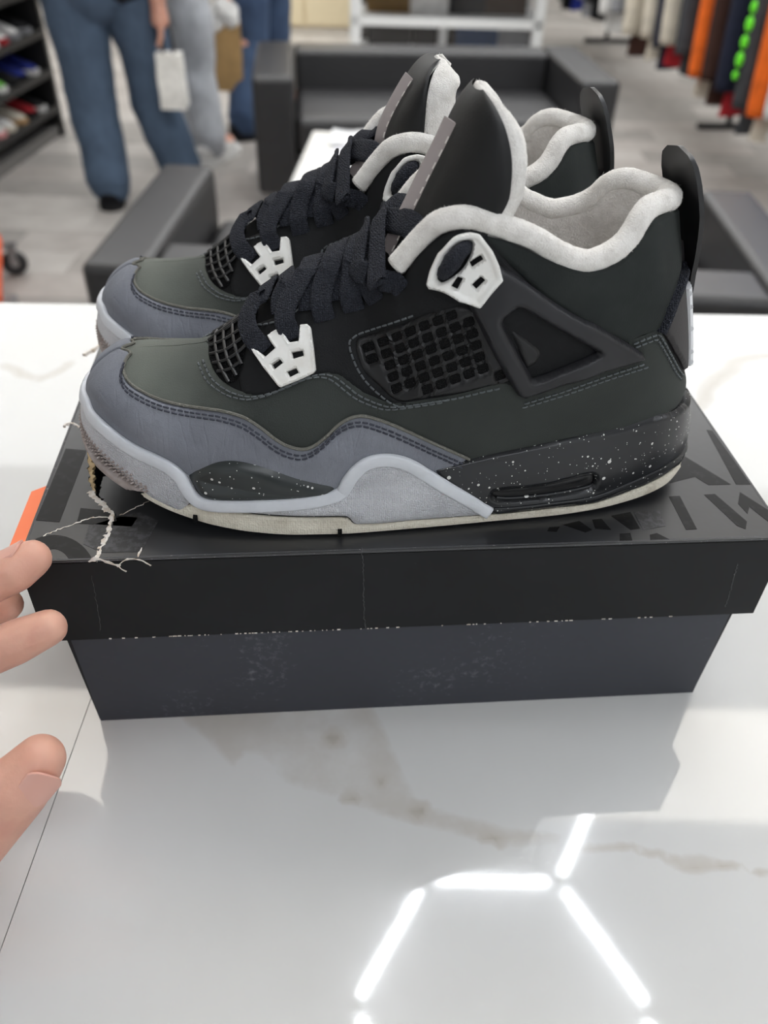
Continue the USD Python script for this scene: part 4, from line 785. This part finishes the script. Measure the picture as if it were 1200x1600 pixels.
# ================================================================ furniture
leather = material('black_leather', (36, 36, 38), .40, .7, noise=(30, (42, 42, 44), .4, .7), bump=[(260, .25, .002)]); chrome = material('brushed_leg', (170, 170, 172), .3, metal=1.)
def cushion(c0, c1, r): return box(c0, c1, r)
def sofa(label, loc, rot, W=1.48, Dp=.70, Ht=.55, aw=.165):
    t = thing('sofa', label, 'sofa', (*loc, 0), rot, 'black leather box sofas')
    obj('armrest', cushion((0, 0, .10), (aw, Dp, Ht), .022), leather, t, 40); obj('armrest', cushion((W-aw, 0, .10), (W, Dp, Ht), .022), leather, t, 40)
    obj('backrest', cushion((aw+.002, Dp-.17, .10), (W-aw-.002, Dp, Ht-.004), .022), leather, t, 40)
    obj('base', cushion((aw+.002, .012, .10), (W-aw-.002, Dp-.172, .26), .012), leather, t, 40)
    obj('seat_cushion', cushion((aw+.004, .002, .262), (W/2-.002, Dp-.174, .40), .03), leather, t, 40); obj('seat_cushion', cushion((W/2+.002, .002, .262), (W-aw-.004, Dp-.174, .40), .03), leather, t, 40)
    for x in (.07, W-.07):
        for y in (.07, Dp-.07): obj('leg', tube(np.array([[x, y, 0], [x, y, .05], [x, y, .1]]), .02, 12), chrome, t, 40)
    return t
sofa('black leather sofa facing the counter, behind the white table', (-.087, 3.256), 0.3)
a_ = math.radians(-7.5); wS, dS = 1.68, .72; nl = np.array([-.385, 1.50])   # the near sofa turns its back to the counter
rc = nl+np.array([wS*math.cos(a_)-dS*math.sin(a_), wS*math.sin(a_)+dS*math.cos(a_)])
sofa('black leather sofa with its back to the counter, only its arms show past the shoes', rc, 172.5, wS, dS, .55, .15)
whitem = material('white_lacquer', (238, 238, 236), .25, .5); paperm = material('paper', (226, 226, 232), .6)
tb = thing('coffee_table', 'white coffee table between the two black sofas', 'table', (.049, 2.33, 0), -8)
obj('tabletop', box((0, 0, .37), (.62, .70, .42), .004), whitem, tb)
for x in (.03, .59):
    for y in (.03, .67): obj('leg', box((x-.025, y-.025, 0), (x+.025, y+.025, .37)), whitem, tb, False)
pp = thing('paper_sheet', 'pale grey paper sheet lying on the white coffee table', 'paper', (.19, 2.62, .4203), -8)
obj('sheet', box((0, 0, 0), (.26, .30, .0015)), paperm, pp, False)
bgv = np.array([(x, y) for x in np.linspace(0, .34, 30) for y in np.linspace(0, .16, 16)]); bz = .028*meshkit.fbm(np.c_[bgv*16, 0*bgv[:, 0]], 3, 4)
gp = np.c_[bgv, bz].reshape(30, 16, 3)
cl_ = thing('plastic_bag', 'crumpled clear plastic bag at the far end of the white table', 'bag', (.20, 2.83, .422), -8)
obj('film', cat_([grid_mesh(gp+[0, 0, .001]), grid_mesh((gp*[1, 1, .05])[:, ::-1])]), material('clear_film', (240, 242, 245), .12, .6, bump=[(40, .5, .01)]), cl_, True)

# ---- rack of clothes along the right
steel = material('rack_steel', (60, 60, 62), .4, metal=.8)
blk_ = material('rack_base_black', (26, 26, 27), .7)
rk = thing('clothes_rack', 'long dark steel clothes rack along the right wall', 'clothes rack')
RX, RY0, RY1 = 2.30, 2.2, 7.2
obj('rail', tube(np.array([[RX, RY0, 1.42], [RX, 4.7, 1.42], [RX, RY1, 1.42]]), .016, 12), steel, rk)
for y in (RY0, 4.7, RY1): obj('post', tube(np.array([[RX+.30, y, 0], [RX+.30, y, .7], [RX+.30, y, 1.42]]), .018, 12), steel, rk); obj('bracket', tube(np.array([[RX, y, 1.42], [RX+.15, y, 1.42], [RX+.30, y, 1.42]]), .012, 10), steel, rk)
[obj('foot', box((RX+.12, y-.025, .0), (RX+.55, y+.025, .03)), steel, rk, False) for y in (RY0, 4.7, RY1)]
fab = {}
def cloth(c):
    if c not in fab: fab[c] = material('garment_%d' % len(fab), c, .85, .2, noise=(14, tuple(int(v*.88) for v in c), .4, .7))
    return fab[c]
WH, CR, CH_, NV_, BR, OR, GY, RD, BL, BK = (226,226,224), (214,206,190), (70,72,76), (36,40,58), (64,42,36), (240,112,40), (150,152,156), (170,40,48), (44,56,140), (34,34,36)
G_ = [(2.92, BL, None, 'blue'), (3.06, WH, None, 'white'), (3.19, CR, OR, 'cream with an orange stripe'), (3.36, CH_, 'green', 'charcoal with neon green marks'), (3.55, RD, NV_, 'navy and red'), (3.70, BR, None, 'brown'),
      (3.86, CR, OR, 'cream with orange sleeves'), (4.10, CH_, None, 'charcoal'), (4.30, RD, CR, 'dark red and cream'), (4.46, NV_, None, 'navy'), (4.62, CR, None, 'cream'), (4.90, BR, CR, 'brown and cream'),
      (5.22, WH, GY, 'white and grey'), (5.45, WH, None, 'off-white'), (5.70, BK, None, 'black'), (5.95, GY, None, 'grey'), (6.22, BL, WH, 'blue and white'), (6.45, BK, None, 'plain black'), (6.62, GY, None, 'light grey'), (6.78, WH, None, 'plain white'), (6.9, CH_, None, 'dark charcoal'), (7.02, BK, None, 'all-black')]
where = ['nearest on the rack, at the picture edge', 'second from the near end', 'third from the near end', 'fourth from the near end', 'fifth from the near end', 'sixth from the near end', 'seventh from the near end', 'eighth from the near end', 'ninth from the near end', 'tenth from the near end', 'eleventh from the near end', 'twelfth from the near end', 'thirteenth from the near end', 'fourteenth from the near end', 'fifteenth from the near end', 'sixteenth from the near end', 'seventeenth from the near end', 'eighteenth from the near end', 'nineteenth from the near end', 'twentieth from the near end', 'second from the far end', 'last at the far end']+['']*3
neon = material('neon_green_print', (110, 240, 40), .6)
rgar = np.random.default_rng(12)
for i, (y, c, c2, nm) in enumerate(G_):
    t = thing('hanging_garment', f'{nm} top on a hanger, {where[i]}', 'clothing', (RX, y+.10, 0), float(rgar.uniform(-4, 4)), 'tops hanging on the rack')
    zb = .32+.07*rgar.random(); w = .27+.03*rgar.random(); zt = 1.34; ths = .05
    a = np.linspace(0, 2*np.pi, 36, endpoint=False); rows = []
    for k, z in enumerate(np.linspace(zb, zt, 22)):
        f = (z-zb)/(zt-zb); ww = w*(1-.12*f) if f < .86 else w*(.88-.62*((f-.86)/.14)**1.2); tt = ths*(1-.35*f)*(1+.25*np.sin(3*a+i+4*f)); rows.append(np.c_[ww*np.sign(np.cos(a))*abs(np.cos(a))**.7, tt*np.sin(a)+.012*math.sin(5*f+i), np.full(36, z+.008*math.sin(i))+.012*np.cos(a*2+i)*(k == 0)])
    bm = grid_mesh(np.array(rows).transpose(1, 0, 2), True); top = rows[0]; cpt = top.mean(0)
    bm = cat_([bm, trimesh.Trimesh(np.vstack([top, cpt+[0, 0, .02]]), [(k2, (k2+1) % 36, 36) for k2 in range(36)], process=False)])
    obj('torso', bm, cloth(c), t, True)
    for s in (-1, 1):
        sl = np.array([[s*(w*.78), 0, 1.27], [s*(w*.95), .01, 1.12], [s*(w*1.02), .012, .92], [s*(w*1.03), 0, .72], [s*(w*1.0), -.01, zb+.10]]); obj('sleeve', tube(catmull(sl, 5), np.linspace(.075, .05, 21), 14), cloth(c2 if isinstance(c2, tuple) else c), t, True)
    obj('hanger', cat_([tube(np.array([[0, 0, 1.43], [0, 0, 1.38], [0, 0, 1.33]]), .004, 8), tube(np.array([[-.2, 0, 1.28], [0, 0, 1.345], [.2, 0, 1.28]]), .007, 8)]), steel, t)
    if c2 == 'green':
        for zz, rr_ in ((.92, .034), (.79, .024), (.73, .030), (.665, .026), (.60, .030), (.54, .018)):
            q = trimesh.creation.icosphere(2, 1.); q.apply_scale([.010, rr_*.9, rr_]); q.apply_translation([-w*1.03-.058, .012, zz]); obj('printed_mark', q, neon, t, True)

# ---- shoe shelves along the left
blk = material('shelf_black', (30, 30, 31), .5)
A0, B0 = onz(0, 285, 0)[:2], onz(100, 212, 0)[:2]; dv = (B0-A0)/np.linalg.norm(B0-A0); nv = np.array([-dv[1], dv[0]])
def onshelf(x, y):
    d = ray(x, y); t = np.dot(A0-CAM[:2], nv)/np.dot(d[:2], nv); return CAM+d*t
shz = [onshelf(50, 189)[2], onshelf(45, 126)[2], onshelf(40, 57)[2]]
ln_ = float(np.linalg.norm(B0-A0)); rotd = math.degrees(math.atan2(dv[1], dv[0]))
su = thing('shoe_shelf', 'black shelving unit full of shoes along the left wall', 'shelf', (*(A0-dv*1.2), 0), rotd)
LN_ = ln_+1.2
obj('plinth', box((0, .02, 0), (LN_, .40, shz[0]-.10)), material('plinth_grey', (120, 118, 116), .6), su, False)
zs_all = [shz[0], shz[1], shz[2], shz[2]+(shz[2]-shz[1]), shz[2]+2*(shz[2]-shz[1])]
for z in zs_all: obj('shelf_board', box((0, 0, z-.032), (LN_, .40, z)), blk, su, False)
obj('back_panel', box((0, .40, 0), (LN_, .43, zs_all[-1]+.3)), blk, su, False)
for x in (-.03, LN_): obj('side_panel', box((x, 0, 0), (x+.03, .43, zs_all[-1]+.3)), blk, su, False)
def sneaker(label, base, x, z, c, c2, tilt=0):
    p = base[:2]; w = A0-dv*1.2+dv*x+nv*.295
    t = thing('display_shoe', label, 'shoe', (*w, z), rotd-90+tilt, 'shoes on the shelves')
    k = np.linspace(0, 1, 18); L_ = .29
    wd = .052*np.interp(k, [0, .06, .3, .6, .9, 1], [.3, .7, .9, 1.0, .75, .25]); ht = np.interp(k, [0, .08, .32, .5, .75, 1], [.10, .112, .10, .085, .058, .03])
    a = np.linspace(0, np.pi, 14); gr = np.array([np.c_[np.full(14, L_*kk), w_*np.cos(a)*(.9+.1*np.sin(a)), .018+(h_-.018)*np.sin(a)**.7] for kk, w_, h_ in zip(k, wd, ht)])
    obj('upper', grid_mesh(gr), cloth(c), t, True)
    pl = Polygon(np.r_[np.c_[L_*k, wd*1.08], np.c_[L_*k, -wd*1.08][::-1]]).buffer(.003)
    obj('sole', trimesh.creation.extrude_polygon(pl, .024, engine='earcut'), cloth(c2), t, 30)
    obj('collar', tube(np.array([[L_*.06+.055*(1-math.cos(b)), .027*math.sin(b), .107-.012*math.sin(b/2)] for b in np.linspace(0, 2*math.pi, 20)]), .008, 8), cloth(c2), t, True)
    obj('tongue', box((L_*.42, -.018, .07), (L_*.50, .018, .122), .008), cloth(c), t, 40)
TEAL, PINK, TAN, YEL = (60, 140, 140), (226, 160, 160), (186, 150, 110), (226, 196, 80)
CN = [('white', WH), ('black', BK), ('red', RD), ('blue', BL), ('green', (120, 190, 90)), ('cream', CR), ('orange', OR), ('grey', GY), ('teal', TEAL), ('pink', PINK), ('tan', TAN), ('yellow', YEL)]
CD = dict(CN); lv = ['lowest', 'second', 'third', 'top']
ROWS = [['grey/white', 'cream/white', 'white/pink', 'white/cream', 'cream/tan', 'red/black', 'black/white'], ['white/black', 'cream/black', 'white/green', 'green/white', 'black/black', 'blue/black', 'blue/white'],
        ['orange/white', 'cream/orange', 'tan/cream', 'red/white', 'white/red', 'white/grey', 'black/grey'], ['black/tan', 'blue/cream', 'white/tan', 'yellow/white', 'teal/white', 'grey/black', 'pink/white']]
for r in range(4):
    for j, nm in enumerate(ROWS[r]):
        n1, n2 = nm.split('/')
        sneaker(f'{n1} sneaker with a {n2} sole standing on the {lv[r]} black shelf', A0, 1.06+.132*j+.010*((j*7+r) % 3), zs_all[r]+.001, CD[n1], CD[n2], (j*37 % 20)-10)

# ---- glass case at the back
fr = material('case_frame', (222, 224, 224), .4); glassm = usdkit.material(stage, '/World/Looks/case_glass', {'t': ('transparent_bsdf', {}), 'g': ('glossy_bsdf', {'roughness': .02}), 'f': ('fresnel', {'IOR': 1.45}), 'm': ('mix_closure', {})}, [('f.fac', 'm.fac'), ('t.BSDF', 'm.closure1'), ('g.BSDF', 'm.closure2')], surface='m.closure')
yc_ = 6.2; xl, xr = ony(556, 40, yc_)[0], ony(838, 40, yc_)[0]; z1 = ony(700, 32, yc_)[2]
gc = thing('display_case', 'white framed glass display case at the back behind the sofa', 'display case', (xl, yc_, 0), -2)
wc = xr-xl
for x in (0, wc):
    for y in (0, .5): obj('post', box((x-.035, y-.03, 0), (x+.035, y+.03, 1.5)), fr, gc, False)
for z in (.06, z1, z1+.42, 1.48): obj('shelf_frame', box((-.03, -.03, z-.035), (wc+.03, .53, z+.02)), fr, gc, False)
obj('divider', box((wc*.46, -.01, .08), (wc*.46+.05, .5, z1-.035)), fr, gc, False)
obj('glass_pane', box((.035, -.012, .08), (wc-.035, -.006, 1.45)), glassm, gc, False)
obj('back_panel', box((0, .505, .06), (wc, .52, 1.48)), material('case_back', (70, 66, 62), .6), gc, False)
its = [(.10, .34, 0, (120, 96, 60)), (.42, .50, 0, WH), (.72, .52, 0, BK), (1.08, .40, 0, (60, 44, 30)), (.12, .42, 1, BK), (.50, .3, 1, BK), (.86, .40, 1, (40, 70, 110)), (1.2, .32, 1, GY)]
for i, (x, w, lev, c) in enumerate(its):
    w = min(w, .30); x = x*wc/1.5
    t = thing('display_box', ['tan box on the upper shelf of the glass case, far left', 'white box on the upper shelf of the glass case', 'black box in the middle of the upper case shelf', 'brown box on the upper case shelf, far right', 'black box on the lower case shelf, far left', 'black box beside it on the lower case shelf, left of the divider', 'dark blue box on the lower case shelf', 'grey box on the lower case shelf, far right'][i], 'box', (xl+x, yc_+.12, z1+.021 if lev == 0 else .081), -2)
    obj('carton', box((0, 0, 0), (w, .26, .15), .006), cloth(c), t); obj('lid', box((-.004, -.004, .152), (w+.004, .264, .19), .006), cloth(tuple(int(v*.8) for v in c)), t)
xw0, xw1 = ony(400, 40, 8.4)[0], ony(552, 40, 8.4)[0]
cab = thing('cream_cabinet', 'plain cream cabinet at the back left of the glass case', 'cabinet', (xw0, 7.6, 0), -4)
obj('carcass', box((0, .02, 0), (xw1-xw0, .5, 1.9)), material('cream_laminate', (236, 220, 184), .5, noise=(5, (228, 210, 172), .4, .7)), cab, False)
for k in range(2): obj('door', box((.01+k*(xw1-xw0)/2, 0, .02), ((xw1-xw0)/2*(k+1)-.01, .018, 1.88), .003), material('cream_door', (240, 225, 190), .45) if k == 0 else '/World/Looks/cream_door', cab)
for k in (-1, 1): obj('handle', box(((xw1-xw0)/2+k*.05-.008, -.03, .9), ((xw1-xw0)/2+k*.05+.008, -.004, 1.1), .004), chrome, cab)
# ---- trolley with an orange frame at the left edge
tw = onz(28, 430, 0)
tr_ = thing('trolley', 'orange framed trolley with grey caster at the left edge', 'trolley', (tw[0], tw[1], 0), 15)
rub = material('caster_rubber', (42, 42, 44), .5)
for x, y in ((0, 0), (-.22, 0), (0, -.45), (-.22, -.45)):
    wm = trimesh.creation.torus(.030, .016, 24, 14); wm.apply_transform(trimesh.transformations.rotation_matrix(math.pi/2, [1, 0, 0])); wm.apply_translation([x, y, .047]); obj('wheel', wm, rub, tr_, True)
    obj('caster_fork', cat_([box((x-.012, y-.024, .04), (x+.012, y-.018, .11)), box((x-.012, y+.018, .04), (x+.012, y+.024, .11)), box((x-.02, y-.024, .105), (x+.02, y+.024, .115))]), chrome, tr_, False)
obj('deck', box((-.28, -.50, .116), (-.022, .02, .155), .012), material('orange_plastic', (236, 92, 36), .45), tr_)
obj('pole', tube(np.array([[-.23, -.46, .16], [-.23, -.46, .5], [-.23, -.46, .95]]), .014, 10), chrome, tr_)

# ================================================================ people standing in the shop
def person(label, hips, face, feet, hands, shirtc, trouserc, shoec, hairc, h=1.78, bagger=1.):
    """hips: world point; face: heading in degrees (0 = +x); feet, hands: world points (ankles, palms)"""
    t = thing('person', label, 'person'); c_, s_ = math.cos(math.radians(face)), math.sin(math.radians(face)); fw = np.array([c_, s_, 0]); lf = np.array([-s_, c_, 0]); hips = np.array(hips, float)
    k = h/1.78; ch = hips+[0, 0, .42*k]; nk = hips+[0, 0, .58*k]; hd_ = hips+np.array([0, 0, .76*k])+fw*.03
    shd = [ch+lf*s*.19*k+[0, 0, .07*k] for s in (1, -1)]; hp = [hips+lf*s*.09*k for s in (1, -1)]
    kn = [(np.array(a)+b)/2+fw*.03 for a, b in zip(hp, feet)]; el = [(np.array(a)+b)/2-fw*.05+lf*s*.03 for a, b, s in zip(shd, hands, (1, -1))]
    ch_b = [[(hips, .13*k), (hips+[0, 0, .2*k], .12*k), (ch, .14*k)], [(ch, .12*k), (nk, .055*k), (hd_-[0, 0, .05], .07*k), (hd_+[0, 0, .04*k], .092*k)], [(hd_+fw*.02-[0, 0, .02], .075*k), (hd_+fw*.045-[0, 0, .07*k], .045*k)]]
    for i in range(2):
        ch_b += [[(ch, .10*k), (shd[i], .062*k), (el[i], .045*k), (np.array(hands[i])+[0, 0, .07], .030*k)], [(hp[i], .085*k), (kn[i], .058*k), (feet[i], .042*k), (np.array(feet[i])+fw*.15-[0, 0, .03], .035*k)]]
        hn = np.array(hands[i]); s = (1, -1)[i]; ch_b.append([(hn+[0, 0, .07], .027*k), (hn+[0, 0, .02], .034*k)])
        for f_ in range(4): b0 = hn+fw*(.027-.018*f_); ch_b.append([(b0, .0105), (b0-[0, 0, .038]-lf*s*.004, .0095), (b0-[0, 0, .070-.006*abs(f_-1)]-lf*s*.016, .0085)])
        ch_b.append([(hn+fw*.03+[0, 0, .03], .0120), (hn+fw*.052-[0, 0, .01], .0105), (hn+fw*.05-[0, 0, .035]-lf*s*.01, .0095)])
    obj('body', hullchain(ch_b, .022, 6), skin, t, True)
    tr = [[(hips+[0, 0, .05], .152*k), (hips-[0, 0, .06], .155*k)]]
    for i in range(2): tr.append([(hp[i]+[0, 0, .0], .125*k), (kn[i]+[0, 0, .1], .098*k*bagger), (kn[i]-[0, 0, .1], .090*k*bagger), (np.array(feet[i])+[0, 0, .03], .082*k*bagger), (np.array(feet[i])+[0, 0, .0], .078*k*bagger)])
    obj('trousers', fuzz(hullchain(tr, .02, 4), .022, 9, 4), cloth(trouserc), t, True)
    sh2 = [[(hips+lf*.088+[0, 0, .0], .160*k), (hips-lf*.088+[0, 0, .0], .160*k)], [(hips+lf*.07+[0, 0, .12], .15*k), (hips-lf*.07+[0, 0, .12], .15*k)], [(hips+lf*.088, .160*k), (hips+lf*.07+[0, 0, .12], .15*k)], [(hips-lf*.088, .160*k), (hips-lf*.07+[0, 0, .12], .15*k)], [(hips+[0, 0, .045], .186*k), (hips+[0, 0, .12], .178*k), (hips+[0, 0, .25*k], .15*k), (ch, .165*k)]]+[[(ch, .14*k), (shd[i], .085*k), (el[i], .068*k), (el[i]*.45+np.array(hands[i])*.55, .056*k)] for i in range(2)]
    obj('shirt', fuzz(hullchain(sh2, .022, 4), .02, 9, 5), cloth(shirtc), t, True)
    obj('hair', hullchain([[(hd_+[0, 0, .055*k]-fw*.012, .096*k), (hd_-fw*.03, .088*k)]], .016, 4), cloth(hairc), t, True)
    for s in (1, -1):
        obj('ear', hullchain([[(hd_+lf*s*.090*k-[0, 0, .0], .016), (hd_+lf*s*.092*k-[0, 0, .03], .012)]], .006, 3), skin, t, True); e = trimesh.creation.icosphere(2, .011); e.apply_translation(hd_+fw*.088*k+lf*s*.032); obj('eye', e, cloth(WH), t, True)
    obj('nose', hullchain([[(hd_+fw*.094*k, .009), (hd_+fw*.112*k-[0, 0, .035], .014)]], .005, 3), skin, t, True); obj('mouth', hullchain([[(hd_+fw*.088*k+lf*.02-[0, 0, .075*k], .007), (hd_+fw*.088*k-lf*.02-[0, 0, .075*k], .007)]], .004, 2), material('lips_%d' % used.get(('/World', 'person'), 0), (180, 110, 100), .5), t, True)
    for i in range(2):
        f0 = np.array([feet[i][0], feet[i][1], 0.]); sol = Polygon(LineString([f0[:2]-fw[:2]*.05, f0[:2]+fw[:2]*.17]).buffer(.052)); m = trimesh.creation.extrude_polygon(sol, .03, engine='earcut'); obj('shoe', cat_([hullchain([[(f0-fw*.04+[0, 0, .06], .05), (f0+fw*.06+[0, 0, .055], .048), (f0+fw*.16+[0, 0, .042], .038)]], .012, 3)]), cloth(shoec), t, True); obj('shoe_sole', m, cloth(WH if shoec == WH else BK), t, False)
    return t
man = person('person in blue jeans and a black top seen from behind, beside the shoe shelf', (-.685, 3.50, .885), 95, [(-.735, 3.43, .09), (-.455, 3.62, .09)], [(-.98, 3.70, 1.02), tuple(ony(251, 40, 3.46))], (30, 32, 40), (84, 101, 122), (26, 26, 30), (60, 46, 36), 1.80, 1.12)
man2 = person('person in light grey sweatpants standing behind the one in jeans', (-.535, 4.20, .885), 60, [(-.54, 4.25, .09), (-.355, 4.02, .09)], [(-.75, 4.35, .95), (-.31, 4.40, 1.0)], (52, 44, 62), (178, 182, 188), WH, (40, 34, 30), 1.74, 1.0)
man3 = person('person in dark blue jeans farthest back, left of the rear sofa', (-.13, 4.75, .93), 20, [(-.205, 4.42, .09), (-.05, 4.95, .09)], [tuple(ony(347, 8, 4.50)), (.14, 4.9, 1.08)], (48, 40, 44), (66, 84, 112), (36, 36, 38), (40, 34, 30), 1.78, 1.05)
def bag(name, label, px, y, c, tissue=None):
    P4 = [ony(*q, y) for q in px]; x0 = P4[0][0]; w = P4[1][0]-x0; zb_, zt_2 = P4[2][2], P4[0][2]
    t = thing(name, label, 'bag', (x0, y, zb_)); hgt = zt_2-zb_
    m = box((0, -.05, 0), (w, .05, hgt)); m = m.subdivide().subdivide().subdivide(); m.vertices[:, 1] *= (.5+.5*np.clip(1-m.vertices[:, 2]/hgt*.6, 0, 1)); m.vertices += .006*(meshkit.noise(m.vertices*18, 3)[:, None]-.5)
    obj('body', m, cloth(c), t, 30)
    for s in (-1, 1): obj('handle', tube(catmull(np.array([[w*.3, s*.02, hgt-.01], [w*.36, s*.012, hgt+.08], [w*.5, s*.006, hgt+.115], [w*.64, s*.012, hgt+.08], [w*.7, s*.02, hgt-.01]]), 5), .004, 8), cloth((60, 56, 54)), t)
    if tissue: obj('tissue_paper', fuzz(hullchain([[((w*.25, 0, hgt), .05), ((w*.6, 0, hgt+.05), .06), ((w*.8, 0, hgt), .04)]], .012, 2), .05, 22, 6), cloth(WH), t, True)
    return t, w, hgt
b1, bw, bh = bag('paper_bag', 'white paper carrier bag held by the person in blue jeans', [(243, 82), (284, 82), (243, 166)], 3.47, (248, 247, 242))
b2 = bag('paper_bag', 'brown paper carrier bag with white tissue held near the rear sofa', [(318, 34), (374, 34), (322, 138)], 4.48, (176, 144, 98), True)
